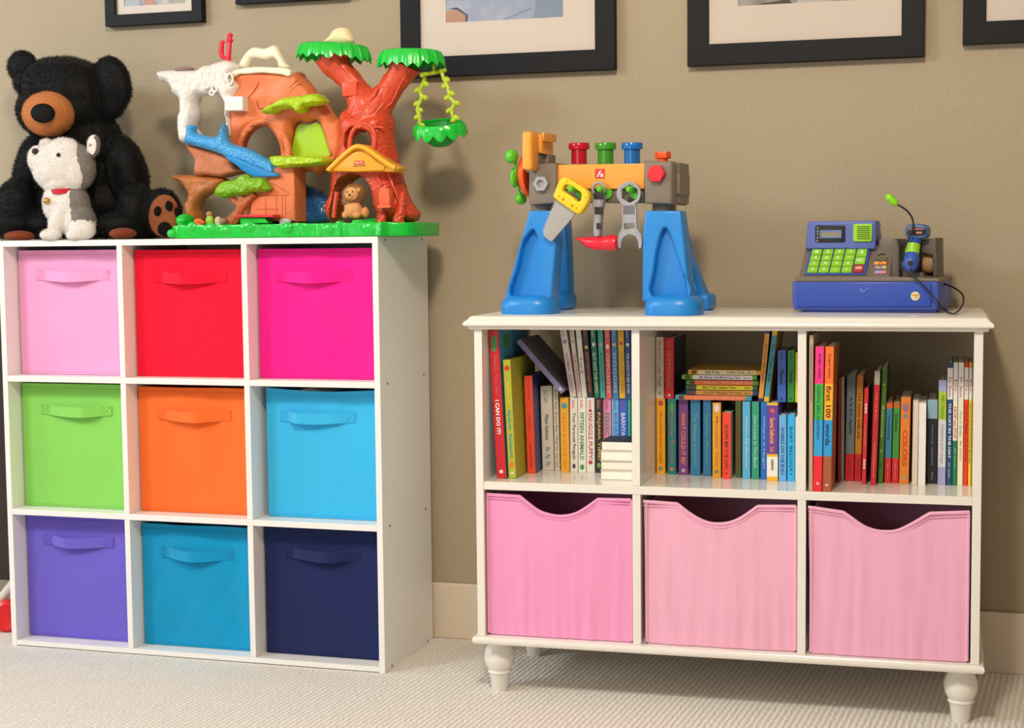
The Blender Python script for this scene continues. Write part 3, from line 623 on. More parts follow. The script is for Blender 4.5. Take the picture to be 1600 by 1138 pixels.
R3 = [(232, 242, 360, .125, B('#b01c28'), '#a01822', None, '', 'thin dark red book behind the banded ones', [], 0.0),
      (248, 270, 352, .152, B('#b8aa9c'), '#a89a8c', None, '', 'grey beige book with blank spine in the right cubby', [], 0.0),
      (274, 330, 340, .149, [('#6f838a', .745), ('#d4242c', 1)], '#66787e', [T('A is for Apple', .2, .56, .4, '#1c2428', .02), T('tiger tales', .79, .95, .26, '#7a1a1a')], '', 'slate grey book with a red foot band in the right cubby', [], .014),
      (332, 374, 340, .148, [('#d8902a', .745), ('#d4242c', 1)], '#c07a20', [T('123 count with me', .17, .6, .42, '#4a2c10', .02), T('tiger tales', .79, .95, .26, '#7a1a1a')], '', 'ochre book with a red foot band in the right cubby', [], .018),
      (377, 404, 420, .113, B('#e03038'), '#c02028', [T('III', .16, .26, .5, '#f4dcd8', .05), T('the red book', .38, .6, .26, '#f0b8b4'), T('III', .74, .84, .5, '#f4dcd8', .05)], '', 'red book with white stripes marks beside the ochre one', [], .022),
      (430, 466, 315, .104, [('#a8a898', .12), ('#c8202c', 1)], '#20301c', [T('Pop-Up Book', .2, .42, .4, '#f0a080'), T('Candlewick', .62, .94, .2, '#f0c0a0')], '', 'red book with a grey top leaning right in the right cubby', [], .030),
      (474, 508, 290, .130, B('#4c7a26'), '#3a5a1c', [T('Animals', .32, .6, .4, '#dce0a0')], '', 'leafy green patterned book in the right cubby', [('#c8b060', .15, .2, 1), ('#c8b060', .72, .2, 1), ('#2a4a18', .85, .25, 1)], .030),
      (515, 556, 510, .139, [('#e0622a', .07), ('#3a86a8', .69), ('#d8262e', 1)], '#c05a28', [T('Counting', .16, .46, .42, '#123848', .02), T('tiger tales', .74, .95, .28, '#f0a0a0')], '', 'short blue book with orange top and red foot', [], .018),
      (560, 602, 508, .139, [('#b8702a', .07), ('#3a9a3a', .69), ('#d8262e', 1)], '#c07a30', [T('Colors', .14, .36, .42, '#103418', .02), T('tiger tales', .74, .95, .28, '#f0a0a0')], '', 'short green book with brown top and red foot', [], .018),
      (606, 667, 475, .137, B('#ef8a2c'), '#e07a24', [T('COLORS', .38, .8, .5, '#c84a1c', .02)], '', 'orange book with lettering and a purple fish at the top', [('#a07aa0', .12, .3, 1.6), ('#6a9ab0', .22, .22, 1), ('#c0a888', .93, .24, 1)], .016),
      (684, 720, 495, .125, B('#e6dccc'), '#dcd2c2', None, '', 'cream white book, right of the orange one', [], .008),
      (722, 768, 510, .110, B('#f2ece6'), '#e8e0da', None, '', 'plain bright white short book in the right cubby', [], .004),
      (776, 840, 490, .147, [('#9ac4da', .225), ('#22242e', 1)], '#2a2c38', [T('nursery rhymes', .3, .78, .22, '#a8a8b0'), T('Ferry', .87, .95, .2, '#c8c8d0')], '', 'black book with a pale blue top', [], .0),
      (842, 892, 370, .134, [('#a8b4dc', .108), ('#a8c838', .38), ('#dcdce4', .83), ('#a8a8d8', 1)], '#c8a0c8', [T('ABC rhymes', .14, .36, .5, '#5a8a20'), T('lullabies and songs', .42, .8, .5, '#9a9aa8')], '', 'pastel book banded blue, lime and white', [], .002),
      (896, 931, 262, .133, [('#1f4470', .045), ('#e6e6e4', .3), ('#1c4a74', 1)], '#1c3a66', [T('Dr. Seuss', .12, .28, .5, '#c02838'), T('THE CAT IN THE HAT', .33, .78, .45, '#dce8f0', .02), T('Dr. Seuss', .82, .94, .3, '#c8dce8')], '', 'navy book with a white head panel in the right cubby', [], .0),
      (933, 961, 262, .133, [('#eae6dc', .635), ('#1f7a4c', 1)], '#1c6a44', [T('Dr.', .14, .26, .5, '#c02838'), T('HOP on POP', .36, .62, .66, '#e05a3a', .02), T('By Seuss', .7, .86, .36, '#a8dcc0')], '', 'white book with a green foot in the right cubby', [], .0),
      (963, 998, 262, .133, [('#eae8e2', .3), ('#e8e8c0', 1)], '#dcdcb0', [T('Dr. Seuss', .12, .28, .5, '#c02838'), T('Fox in Socks', .4, .6, .4, '#6a8a8a'), T('By Seuss', .64, .8, .4, '#c86a4a')], '', 'pale cream and yellow book, third from the right', [], .0),
      (1000, 1026, 262, .133, [('#e0382a', .04), ('#e8e6e0', .3), ('#e8342a', 1)], '#d03028', [T('Dr.', .14, .26, .5, '#c02838'), T('Green Eggs and Ham', .34, .8, .42, '#7a1c10', .01)], '', 'red book with white head panel, second from the right', [], .0),
      (1028, 1058, 262, .134, [('#e8b020', .045), ('#e8e6dc', .3), ('#f0cc1c', 1)], '#e0bc20', [T('Dr.', .14, .26, .5, '#c02838'), T('One fish two fish red fish blue fish', .33, .82, .4, '#5a4a10', .01)], '', 'yellow rightmost book of the right cubby', [], .0)]
for (a, b_, vt, yl, bd, sd, ti, tc, lab, ex, ln) in R3:
    up(CX(3, a), CX(3, b_), CY(3, vt), yl, z1, .16 if yl < .14 else .17, bd, sd, lab, G3, lean=ln, title=ti, extra=ex)

# ------------------------------------------------------------------ framed photographs on the wall
FWALL = Frame((0, 0, 0), 0)
BLK = mat('#0b0a0e', .55, 'plain', spec=.25); MATB = mat('#eadfd6', .75, 'plain')
GLS = mat('#ffffff', .02, 'glass')
def picture(label, x0, x1, z0, z1, bw, ph, photo_fn, depth=.024, group='framed photographs on the wall'):
    t = thing('picture_frame', label, 'picture', Matrix.Translation((x0, 0, z0)), group)
    W_, H_ = x1-x0, z1-z0
    me = slab([(0, 0), (W_, 0), (W_, H_), (0, H_)], -depth, -.0006, .0012, [[(bw, bw), (W_-bw, bw), (W_-bw, H_-bw), (bw, H_-bw)]]); link('frame_border', me, BLK, t)
    px0, px1, pz0, pz1 = ph
    e = .0012
    link('mat_board', slab([(bw+e, bw+e), (W_-bw-e, bw+e), (W_-bw-e, H_-bw-e), (bw+e, H_-bw-e)], -.0125, -.0100, .0003, [[(px0, pz0), (px1, pz0), (px1, pz1), (px0, pz1)]]), MATB, t)
    pic = MB().box(bw+e, W_-bw-e, -.0095, -.008, bw+e, H_-bw-e).build('photo', photo_fn[0], t, False)
    for nm, pts, m, y in photo_fn[1]:
        link(nm, slab([(px0+u*(px1-px0), pz0+v*(pz1-pz0)) for u, v in pts], -.0098-y, -.0094, .0), m, pic)
    MB().box(bw+e, W_-bw-e, -.0165, -.0152, bw+e, H_-bw-e).build('glass_pane', GLS, t, False)
    return t
g = lambda c, c2, s=18: mat(c, .5, 'blotch', c2=c2, scale=s)
at = FWALL.at
y_ = -.022
p = at(165, 42, y_); q = at(316, 33, y_); bz = (p.z+q.z)/2
ppx = FWALL.px(230, 20, y_)
def fr(xl, xr, yb, depth=-.022):
    a, b_ = at(xl, yb, depth), at(xr, yb, depth); return a.x, b_.x
x0, x1 = fr(163.5, 303, 38); x1b = at(316, 33, y_).x
picture('small black frame with a group photo, upper left above the black bear', p.x, q.x, bz, bz+.20, .026, (.045, .206, .046, .17),
        (g('#8fa0b0', '#d8d0c8', 30), [('jeans', [(.0, 0), (.25, 0), (.22, .5), (.0, .5)], mat('#b8c0c8', .5), .0001), ('legs', [(.3, 0), (.5, 0), (.52, .6), (.36, .6)], mat('#c89880', .5), .0002), ('skirt', [(.5, .2), (.75, .1), (.8, .7), (.5, .7)], mat('#7a92c0', .5), .00015), ('grass_patch', [(.75, 0), (1, 0), (1, .5), (.8, .3)], mat('#b0b0a0', .5), .0001)]))
a, b_ = at(368, 4, y_), at(545, -1, y_)
picture('black frame almost out of view above the treehouse toy', a.x, b_.x, (a.z+b_.z)/2, (a.z+b_.z)/2+.22, .03, (.05, .23, .05, .17), (g('#8a8a88', '#c8c4bc', 20), []))
a, b_ = at(627, 124, y_), at(961, 108, y_); zf3 = 1.2755
W3 = b_.x-a.x
ix = lambda X: at(X, 40, -.011).x-a.x
iz = lambda X, Y: at(X, Y, -.011).z-zf3
P3 = (ix(697), ix(880), iz(790, 31), .30)
picture('large black frame with a light blue shirt in its photo, behind the hanging basket', a.x, b_.x, zf3, zf3+.40, .044, P3,
        (g('#a9b4cf', '#c4cbdc', 9), [('arm', [(.0, -.02), (.17, -.02), (.17, .07), (.12, .14), (.03, .15), (0, .13)], mat('#c79a84', .5), .0002), ('sleeve_shadow', [(.165, -.02), (.18, -.02), (.19, .08), (.10, .18), (.02, .17), (.1, .15), (.17, .08)], mat('#4a4a64', .5), .0003), ('shirt_fold', [(.45, -.01), (.72, .13), (.74, .12), (.5, -.01)], mat('#8f9cc0', .5), .0002), ('background_edge', [(.74, .0), (1, .0), (1, .3), (.78, .3), (.76, .1)], mat('#8fa0b8', .5), .0001)]))
a, b_ = at(1074, 103, y_), at(1443.5, 89.5, y_); zf4 = 1.2755
ix = lambda X: at(X, 10, -.011).x-a.x
P4 = (ix(1153), ix(1352), at(1250, 4.5, -.011).z-zf4, .30)
picture('large black frame with a grey photo, above the workbench and the till', a.x, b_.x, zf4, zf4+.40, .044, P4,
        (g('#8c8a8a', '#c2bebc', 10), [('dark_shape', [(.12, -.02), (.45, -.02), (.4, .05), (.2, .02)], mat('#3a3432', .5), .0002), ('light_shape', [(.45, -.02), (.75, -.02), (.7, .08), (.5, .1)], mat('#c9c5c2', .5), .0002)]))
a = at(1504, 68.5, y_)
picture('large black frame cut off at the right edge of the photo', a.x, a.x+.46, 1.2962, 1.2962+.36, .044, (.13, .33, .13, .25), (g('#8a8a88', '#c8c4bc', 20), []))

# ------------------------------------------------------------------ fur
def fur_tufts(me, n, ln, wd, seed=0, droop=.5, keep=None, mi_fn=None):
    zmin = OH+.0009
    """short real tufts standing on the surface: thin tapering blades, part of the plush skin"""
    rng = np.random.default_rng(seed)
    me.calc_loop_triangles(); T_ = np.array([t.vertices[:] for t in me.loop_triangles]); V = np.array([v.co[:] for v in me.vertices])
    A, B_, C_ = V[T_[:, 0]], V[T_[:, 1]], V[T_[:, 2]]; cr = np.cross(B_-A, C_-A); ar = np.linalg.norm(cr, axis=1); N_ = cr/ar[:, None]
    k = rng.choice(len(ar), n, p=ar/ar.sum()); u, v = rng.random(n), rng.random(n); f = u+v > 1; u[f], v[f] = 1-u[f], 1-v[f]
    P = A[k]+(B_[k]-A[k])*u[:, None]+(C_[k]-A[k])*v[:, None]; Nn = N_[k]
    if keep is not None: m = keep(P); P, Nn = P[m], Nn[m]; n = len(P)
    d = Nn+rng.normal(0, .35, (n, 3)); d[:, 2] -= droop; d /= np.linalg.norm(d, axis=1)[:, None]
    s = np.cross(d, rng.normal(0, 1, (n, 3))); s /= np.linalg.norm(s, axis=1)[:, None]
    L_ = ln*(.6+.8*rng.random((n, 1))); q = P-Nn*.001
    vs = np.concatenate([q-s*wd, q+s*wd, q+d*L_*.6+s*wd*.5, q+d*L_], 0); i = np.arange(n)
    vs[:, 2] = np.maximum(vs[:, 2], zmin)
    fs = [(a, a+n, a+2*n, a+3*n) for a in i]
    b0 = len(me.vertices)
    nm = bpy.data.meshes.new('furry'); polys = [tuple(p_.vertices) for p_ in me.polygons]
    mids = [p_.material_index for p_ in me.polygons]
    nm.from_pydata([tuple(x) for x in V]+[tuple(x) for x in vs], [], polys+[tuple(b0+x for x in f_) for f_ in fs])
    if mi_fn is not None: mids = mids+list(mi_fn(P).astype(int))
    else: mids = mids+[0]*n
    nm.polygons.foreach_set('material_index', [int(x) for x in mids]); nm.update(); return nm
def apply_mids(me):
    me.update()
def union(mb, vox, smooth=3, amp=0, nsc=40):
    me = tmp_eval(mb.me(), [('REMESH', dict(mode='VOXEL', voxel_size=vox, adaptivity=0)), ('SMOOTH', dict(factor=.5, iterations=smooth))])
    if amp:
        ns = [v.normal.copy() for v in me.vertices]
        for v, n_ in zip(me.vertices, ns): v.co += n_*amp*noise.fractal(v.co*nsc, 1.0, 2.0, 3)
    for p_ in me.polygons: p_.use_smooth = True
    return me
def blob(mb, F, px, py, yl, rx, ry, rd, rot=0):
    c = F.at(px, py, yl); k = F.px(px, py, yl)
    mb.ell(c, (rx*k, rd, ry*k), rot=Matrix.Rotation(rot, 3, 'Y') if rot else None, seg=20, ring=14); return c
TOPZ = OH+.0004

# ------------------------------------------------------------------ black bear
bear = thing('teddy_bear', 'large black plush bear with tan muzzle sitting on the cube organizer', 'stuffed animal', FO.m @ Matrix.Translation((.13, -.15, TOPZ)))
def loc(me, ox=.13, oy=-.15, oz=TOPZ): me.transform(Matrix.Translation((-ox, -oy, -oz))); return me
b = MB()
blob(b, FO, 104, 150, -.150, 76, 61, .085); blob(b, FO, 84, 172, -.175, 60, 46, .075); blob(b, FO, 118, 172, -.15, 58, 46, .08); blob(b, FO, 88, 128, -.15, 56, 38, .07)
blob(b, FO, 35, 104, -.135, 27, 27, .020, .2); blob(b, FO, 40, 128, -.14, 20, 22, .026)
blob(b, FO, 174, 132, -.140, 34, 46, .028, -.2); blob(b, FO, 172, 152, -.138, 30, 36, .028)
blob(b, FO, 125, 270, -.112, 84, 88, .088); blob(b, FO, 128, 320, -.112, 94, 56, .088); blob(b, FO, 130, 225, -.135, 66, 55, .075)
blob(b, FO, 50, 265, -.15, 28, 60, .04, .28); blob(b, FO, 28, 320, -.185, 34, 44, .05, .2); blob(b, FO, 20, 350, -.21, 38, 24, .05)
blob(b, FO, 200, 270, -.14, 30, 62, .045, -.25); blob(b, FO, 215, 330, -.17, 30, 44, .055); blob(b, FO, 188, 352, -.205, 38, 22, .05)
blob(b, FO, 254, 333, -.175, 32, 39, .036); blob(b, FO, 225, 345, -.15, 40, 30, .05)
blob(b, FO, 60, 352, -.19, 42, 22, .035)
me = union(b, .0055, 3, .0016, 25)
for v in me.vertices: v.co.z = max(v.co.z, TOPZ+.002); v.co.y = min(v.co.y, -.008)
def keep_back(P): return (P[:, 2] > TOPZ+.006) & (P[:, 1] < -.02)
fm_ = fur_tufts(me, 60000, .0075, .0005, 3, .6, keep_back); apply_mids(fm_); loc(fm_)
link('body', fm_, [mat('#050508', .6, 'fur', .18, c2='#020203')], bear)
def fuzzy(nm, mb, vox, col, n, ln, par, sm=2, kind='fur', c2=None, org_=(.13, -.15, TOPZ), seed=5):
    me = union(mb, vox, sm); k = fur_tufts(me, n, ln, .0005, seed, .2, (lambda P: P[:, 2] > TOPZ+.003)); apply_mids(k); loc(k, *org_); return link(nm, k, [mat(col, .8, kind, .2, c2=c2)], par)
b = MB(); blob(b, FO, 76, 178, -.232, 42, 35, .055); mz = fuzzy('muzzle', b, .004, '#c9804a', 5000, .004, bear, c2='#b06a3a')
b = MB(); cn = blob(b, FO, 67, 177, -.286, 22, 15.5, .012, .06); nme = union(b, .002, 2); loc(nme); link('nose', nme, mat('#050506', .75, 'plain', spec=.2, bump=.05), mz)
b = MB(); blob(b, FO, 256, 337, -.2125, 27, 34, .008, .18); pd = fuzzy('paw_pad', b, .003, '#96562e', 2500, .003, bear, c2='#7a4424')
for (x, y, rx, ry, ro) in ((246, 330, 6.5, 8, .3), (264, 322, 6.5, 8.5, -.2), (277, 332, 5, 8.5, -.2), (257, 358, 12.5, 11.5, 0)):
    b = MB(); blob(b, FO, x, y, -.2222, rx, ry, .0035, ro); m_ = union(b, .0012, 1); loc(m_); link('toe_pad', m_, mat('#120b09', .85, 'plain', spec=.1), pd)
for (x, y, rx, ry, yy) in ((30, 369, 25, 8.5, -.262), (192, 365, 22, 9, -.262)):
    b = MB(); blob(b, FO, x, y, yy, rx, ry, .03); me = union(b, .003, 1)
    for v in me.vertices: v.co.z = max(v.co.z, TOPZ+.001)
    loc(me); link('foot_sole', me, mat('#8a3f20', .85, 'fur', .2, c2='#6a2c16'), bear)

# ------------------------------------------------------------------ husky puppy
HO = (.16, -.265, TOPZ)
dog = thing('plush_husky', 'white and grey plush husky puppy with red collar sitting against the black bear', 'stuffed animal', FO.m @ Matrix.Translation(HO))
b = MB(); yh = -.265
blob(b, FO, 100, 254, yh, 40, 39, .036); blob(b, FO, 84, 260, yh-.004, 38, 38, .034); blob(b, FO, 64, 252, yh-.006, 21, 26, .024, -.4); blob(b, FO, 118, 262, yh+.006, 33, 38, .036)
blob(b, FO, 92, 285, yh, 30, 20, .03)
blob(b, FO, 146, 228, yh+.002, 11, 18, .012, .15)
blob(b, FO, 72, 226, yh+.02, 12, 10, .012)
blob(b, FO, 108, 325, yh+.008, 36, 42, .036); blob(b, FO, 92, 318, yh, 27, 32, .03); blob(b, FO, 120, 345, yh+.006, 31, 28, .036)
blob(b, FO, 90, 345, yh-.022, 15, 26, .016, .35); blob(b, FO, 79, 367, yh-.028, 18, 9, .018)
blob(b, FO, 128, 359, yh-.022, 23, 17, .02); blob(b, FO, 116, 368, yh-.03, 14, 8, .014)
me = union(b, .0026, 3, .0006, 60)
for v in me.vertices: v.co.z = max(v.co.z, TOPZ+.0005)
def grey(P):
    # the grey coat covers the back of the head and the back
    nn_ = np.array([noise.noise(Vector((x*90, y*90, z*90))) for x, y, z in P]); P = P+np.stack([nn_*.0045, nn_*0, nn_*.004], 1); hx = FO.at(121, 260, yh); bx = FO.at(108, 330, yh); r = P[:, 1] > yh-.012
    hd = (P[:, 2] > FO.at(90, 296, yh).z); k = .0145*np.sin(P[:, 2]*60+1.2)
    lg = P[:, 2] > FO.at(90, 346, yh).z
    earw = (P[:, 2] > FO.at(90, 241, yh).z) & (P[:, 0] > FO.at(136, 240, yh).x) & (P[:, 0] < FO.at(150, 240, yh).x) & (P[:, 1] < yh)
    return np.where(hd, (P[:, 0]+(P[:, 1]-yh)*.9 > hx.x+k*.5) & ~earw, (P[:, 0]+(P[:, 1]-yh)*.6 > bx.x+.004) & lg)
cen = np.array([p_.center[:] for p_ in me.polygons]); gm = grey(cen)
for p_, g_ in zip(me.polygons, gm): p_.material_index = int(g_)
k = fur_tufts(me, 17000, .0042, .0004, 8, .15, (lambda P: P[:, 2] > TOPZ+.002), grey); apply_mids(k); loc(k, *HO)
link('body', k, [mat('#e6e0da', .8, 'fur', .2, c2='#d8d0c8'), mat('#8d8780', .85, 'fur', .2, c2='#6e6862')], dog)
def bead(nm, x, y, yl, rx, ry, rd, m, par=dog, rot=0, org_=HO):
    b = MB(); blob(b, FO, x, y, yl, rx, ry, rd, rot); me = b.me(); loc(me, *org_); return link(nm, me, m, par, smooth=True)
bead('nose', 55, 236.5, yh-.0275, 6, 5, .006, mat('#131215', .4, 'fabric', .4)); bead('eye', 91, 242, yh-.0365, 3.6, 3.3, .003, mat('#0b0a0c', .12, 'plain')); bead('ear_lining', 145, 229, yh-.0095, 6.5, 13, .003, mat('#e6dcd6', .8, 'fur', c2='#e0d4cc'), rot=.15)
bead('eye', 60, 240, yh+.012, 3, 3, .004, mat('#0b0a0c', .12, 'plain'))
b = MB(); sp = []
for i in range(40):
    a_ = i/39*2.3*2*PI; r_ = .0032*(1-i/44); c = FO.at(141, 227, yh-.0135); sp.append((c.x+r_*math.cos(a_), c.y-.0003, c.z+r_*1.2*math.sin(a_)))
b.tube(sp, .0004, n=5); me = b.me(); loc(me, *HO); link('ear_swirl', me, mat('#c03040', .6), dog)
b = MB(); b.tube([FO.at(47, 263, yh-.024), FO.at(53, 265.5, yh-.027), FO.at(60, 260, yh-.030)], .0006, n=5); me = b.me(); loc(me, *HO); link('mouth', me, mat('#4a3430', .7), dog)
b = MB(); c = FO.at(101, 300, yh+.004); k_ = FO.px(98, 300, yh)
b.lathe([(.0305, -.0045), (.0325, -.0055), (.0325, .0055), (.0305, .0055)], c=(0, 0, 0), n=36, caps=False, mx=Matrix.Translation(c) @ Matrix.Rotation(-.06, 4, 'Y') @ Matrix.Diagonal((.98, 1, 1, 1)))
me = b.me(); loc(me, *HO); link('collar', me, mat('#c4142a', .6, 'fabric', .3, bump=.05), dog, smooth=True)
bead('bell', 73, 314, yh-.0325, 5.5, 5.5, .0075, mat('#c9a15a', .25, 'plain', metal=.9))

# ------------------------------------------------------------------ toy treehouse
TO = (.62, -.17, TOPZ)
ORG, RED, BRN, WHT = mat('#e5804f', .45, 'rock', .4, bump=.25, c2='#dc7444'), mat('#d64c2a', .36, 'rock', .5, bump=.25, c2='#cc4424'), mat('#c47a58', .5, 'rock', .3, bump=.4, c2='#b4683e'), mat('#e8e2dc', .42, 'rock', .4, bump=.35, c2='#e0d8d0')
GRN, LIM, YEL, CRMT = mat('#14c83e', .25, 'leafy', .6, bump=.15, scale=.6, c2='#10b834'), mat('#b4d41c', .33, 'leafy', .5, bump=.6, c2='#a4c818'), mat('#f2b12a', .32), mat('#efe6ce', .42, 'rock', bump=.2, c2='#e8dec4')
ply = thing('treehouse_playset', 'orange toy zoo treehouse with green base, blue slide and two leafy canopies', 'toy playset', FO.m @ Matrix.Translation(TO))
def pl(name, me, m, parent=ply, smooth=True):
    me.transform(Matrix.Translation((-TO[0], -TO[1], -TO[2]))); return link(name, me, m, parent, smooth=smooth)
def O2(pts, yl, off=(0, 0), sc=1.0, sm=0):
    P = FO.out(pts, yl, off, sc); return [tuple(q) for q in catmull(P, sm)] if sm else P
c2_, c3_, c4_, c5_ = dict(off=(240, 30), sc=5.988), dict(off=(240, 190), sc=5.688), dict(off=(440, 30), sc=5.333), dict(off=(440, 190), sc=5.333)
# base: a thick plate in plan with a rocky rim
xl, xr = FO.at(266, 370, -.285).x, FO.at(655, 368, -.235).x
b = MB(); zt_ = FO.at(450, 347, -.285).z
plan = [(xl, -.262), (xl+.02, -.286), (xl+.16, -.290), (xl+.30, -.286), (xr-.10, -.289), (xr-.03, -.275), (xr-.004, -.24), (xr-.002, -.14), (xr-.03, -.06), (xr-.2, -.03), (xl+.13, -.03), (xl+.065, -.10), (xl+.058, -.22), (xl+.04, -.238), (xl+.002, -.24)]
t_ = bmesh.new(); vs = [t_.verts.new((x, y, TOPZ)) for x, y in catmull(plan, 4)]; f = t_.faces.new(vs)
ex = bmesh.ops.extrude_face_region(t_, geom=[f]); bmesh.ops.translate(t_, verts=[v for v in ex['geom'] if isinstance(v, bmesh.types.BMVert)], vec=(0, 0, zt_-TOPZ-.004)); bmesh.ops.recalc_face_normals(t_, faces=t_.faces); b._join(t_)
rr = random.Random(4)
for (px, w_, h_, top) in ((285, 17, 20, 350), (312, 24, 26, 350), (343, 12, 14, 353), (375, 15, 16, 352), (402, 13, 12, 350), (432, 22, 16, 349), (468, 22, 22, 347), (500, 16, 16, 349), (532, 24, 22, 344), (560, 22, 20, 342), (600, 30, 20, 345)):
    c = FO.at(px, top, -.278); k = FO.px(px, top, -.278); hh = c.z-TOPZ-.002
    t_ = bmesh.new(); bmesh.ops.create_cone(t_, cap_ends=True, segments=6, radius1=w_*k*.62, radius2=w_*k*.50, depth=hh)
    t_.transform(Matrix.Translation((c.x, -.280+rr.random()*.003, TOPZ+hh/2)) @ Matrix.Rotation(rr.random()*2, 4, 'Z') @ Matrix.Diagonal((1, .55, 1, 1))); b._join(t_)
for (px, py, rx, ry) in ((300, 356, 9, 10), (330, 358, 12, 10), (355, 360, 12, 8), (388, 355, 14, 10), (450, 356, 10, 9), (515, 357, 12, 9), (580, 356, 14, 10), (268, 365, 8, 7)):
    blob(b, FO, px, py, -.287, rx, ry, .007)
for (px, py, rx, ry, yy) in ((290, 345, 13, 11, -.225), (400, 350, 34, 10, -.2), (600, 348, 50, 8, -.18)): blob(b, FO, px, py, yy, rx, ry, .03)
me = tmp_eval(b.me(), [('REMESH', dict(mode='VOXEL', voxel_size=.0026, adaptivity=0)), ('SMOOTH', dict(factor=.5, iterations=1))])
for v, n_ in zip(me.vertices, [x.normal.copy() for x in me.vertices]): v.co += n_*.0005*noise.fractal(v.co*50, 1, 2, 2); v.co.z = max(v.co.z, TOPZ)
pl('base', me, GRN)
# white cliff with the look-out ledge
Yc = -.165
cliff = O2([(60, 490), (68, 560), (90, 590), (150, 605), (185, 650), (188, 690), (250, 740), (268, 800), (262, 870), (245, 930), (246, 1010), (252, 1090), (285, 1160), (440, 1160), (436, 1060), (400, 1020), (420, 950), (432, 880), (415, 800), (425, 745), (470, 720), (540, 716), (610, 700), (650, 740), (680, 790), (684, 900), (700, 960), (690, 1020), (696, 1090), (745, 1090), (745, 860), (780, 800), (790, 720), (828, 640), (790, 590), (765, 540), (800, 470), (785, 420), (700, 388), (620, 405), (540, 430), (470, 440), (420, 480), (300, 478)], Yc, sm=3, **c2_)
pl('cliff', puff(cliff, Yc, .030, .020, vox=.0022, amp=.003, nsc=70), WHT)
b = MB()
for (cx, cy, rx, ry) in ((470, 535, 28, 60), (530, 545, 24, 62), (595, 540, 26, 65), (655, 535, 24, 58), (500, 610, 26, 40), (570, 640, 30, 44), (640, 620, 26, 40), (715, 560, 30, 60), (545, 690, 24, 24)):
    c = FO.at(240+cx/5.988, 30+cy/5.988, Yc-.0286); k = FO.px(330, 120, Yc)/5.988
    b.tube([(c.x+rx*k*.95*math.cos(a_), c.y, c.z+ry*k*.9*math.sin(a_)) for a_ in np.linspace(0, 2*PI, 17)], .0030, n=6)
me = union(b, .0014, 1); pl('cliff_ridges', me, WHT)
b = MB(); c = FO.at(240+285/5.988, 112, Yc); b.lathe([(.012, 0), (.021, .001), (.024, .005), (.020, .009), (.001, .0095)], c=c, n=9); pl('ledge_cap', b.me(), mat('#9a7f80', .5))
b = MB(); P_ = lambda u, v, y=Yc: FO.at(240+u/5.988, 30+v/5.988, y)
b.tube([P_(700, 400), P_(712, 160), P_(716, 140)], [.0056, .0056, .003]); b.ell(P_(716, 152), (.0062, .0062, .0055)); b.ell(P_(712, 200), (.0078, .0078, .005))
b.tube([P_(650, 200), P_(635, 230), P_(632, 320), P_(648, 355), P_(690, 370)], [.0034, .0056, .006, .005, .003]); b.tube([P_(650, 200), P_(665, 225)], .0022)
pl('flag_pole', b.me(), mat('#e0183a', .28))
# mountain
Ym = -.145
mount = O2([(365, 215), (365, 170), (368, 150), (376, 137), (370, 122), (378, 114), (400, 110), (440, 110), (470, 113), (476, 121), (485, 130), (494, 142), (502, 156), (511, 162), (517, 172), (528, 186), (540, 190), (544, 230), (530, 262), (522, 276), (512, 266), (500, 274), (488, 268), (472, 272), (464, 285), (465, 346), (385, 346), (378, 330), (398, 306), (424, 304), (440, 280), (440, 262), (380, 250), (366, 240)], Ym, sm=3)
cave = O2([(384, 238), (383, 224), (390, 210), (401, 202), (412, 198), (424, 201), (433, 212), (440, 226), (443, 243), (437, 258), (405, 252)], Ym, sm=4)
door = O2([(459, 242), (460, 210), (464, 194), (474, 190), (484, 192), (496, 188), (504, 194), (511, 214), (519, 240), (519, 244)], Ym, sm=4)
pl('mountain', puff(mount, Ym, .034, .018, [cave, door], vox=.0024, amp=.0035, nsc=16), ORG)
# crack lines modelled as fine grooved ridges
b = MB()
for ln in ([(985, 590), (960, 640), (915, 700), (870, 750)], [(1355, 560), (1270, 640), (1190, 720), (1100, 790), (1050, 830)], [(1390, 590), (1300, 650), (1280, 710)], [(965, 760), (985, 830), (1060, 830)]):
    b.tube([FO.at(240+u/5.988, 30+v/5.988, Ym-.035) for u, v in bezier(ln, 4)], .0009, n=5)
pl('rock_cracks', b.me(), mat('#b04c20', .6))
b = MB()   # cave rim
b.tube([FO.at(x, y, Ym-.026) for x, y in bezier([(376, 250), (374, 226), (383, 207), (398, 192), (413, 189), (430, 192), (441, 207), (449, 226), (451, 246)], 4)], .008, n=9)
pl('cave_rim', union(b, .0022, 1, .0022, 110), ORG)
# house wall and boards under the mountain
hw_ = O2([(400, 306), (420, 285), (436, 262), (466, 262), (468, 346), (396, 346)], -.2)
b = MB(); b.prism(hw_, -.222, -.16, bev=.004)
pl('house_wall', b.me(), ORG)
b = MB()
for P, Q in (((415, 308), (415, 345)), ((432, 308), (432, 345)), ((441, 306), (441, 345)), ((400, 327), (436, 327)), ((402, 306), (453, 305)), ((424, 285), (453, 303)), ((446, 345), (446, 306)), ((446, 332), (455, 332))):
    b.tube([FO.at(*P, -.2222), FO.at(*Q, -.2222)], .0007, n=5)
pl('house_boards', b.me(), mat('#c05428', .6))
link_panel = slab(O2([(460, 246), (461, 212), (465, 197), (474, 193), (484, 195), (495, 191), (503, 197), (511, 216), (519, 243)], -.15, sm=3), -.152, -.146, .001)
pl('leaf_curtain', link_panel, mat('#a8d81c', .3, 'plain', bump=.1))
led = O2([(434, 247), (445, 244), (500, 245), (521, 249), (520, 257), (500, 260), (470, 262), (452, 264), (440, 261)], -.2, sm=3)
pl('balcony', puff(led, -.21, .042, .006, vox=.0022, amp=.0012, nsc=90), LIM)
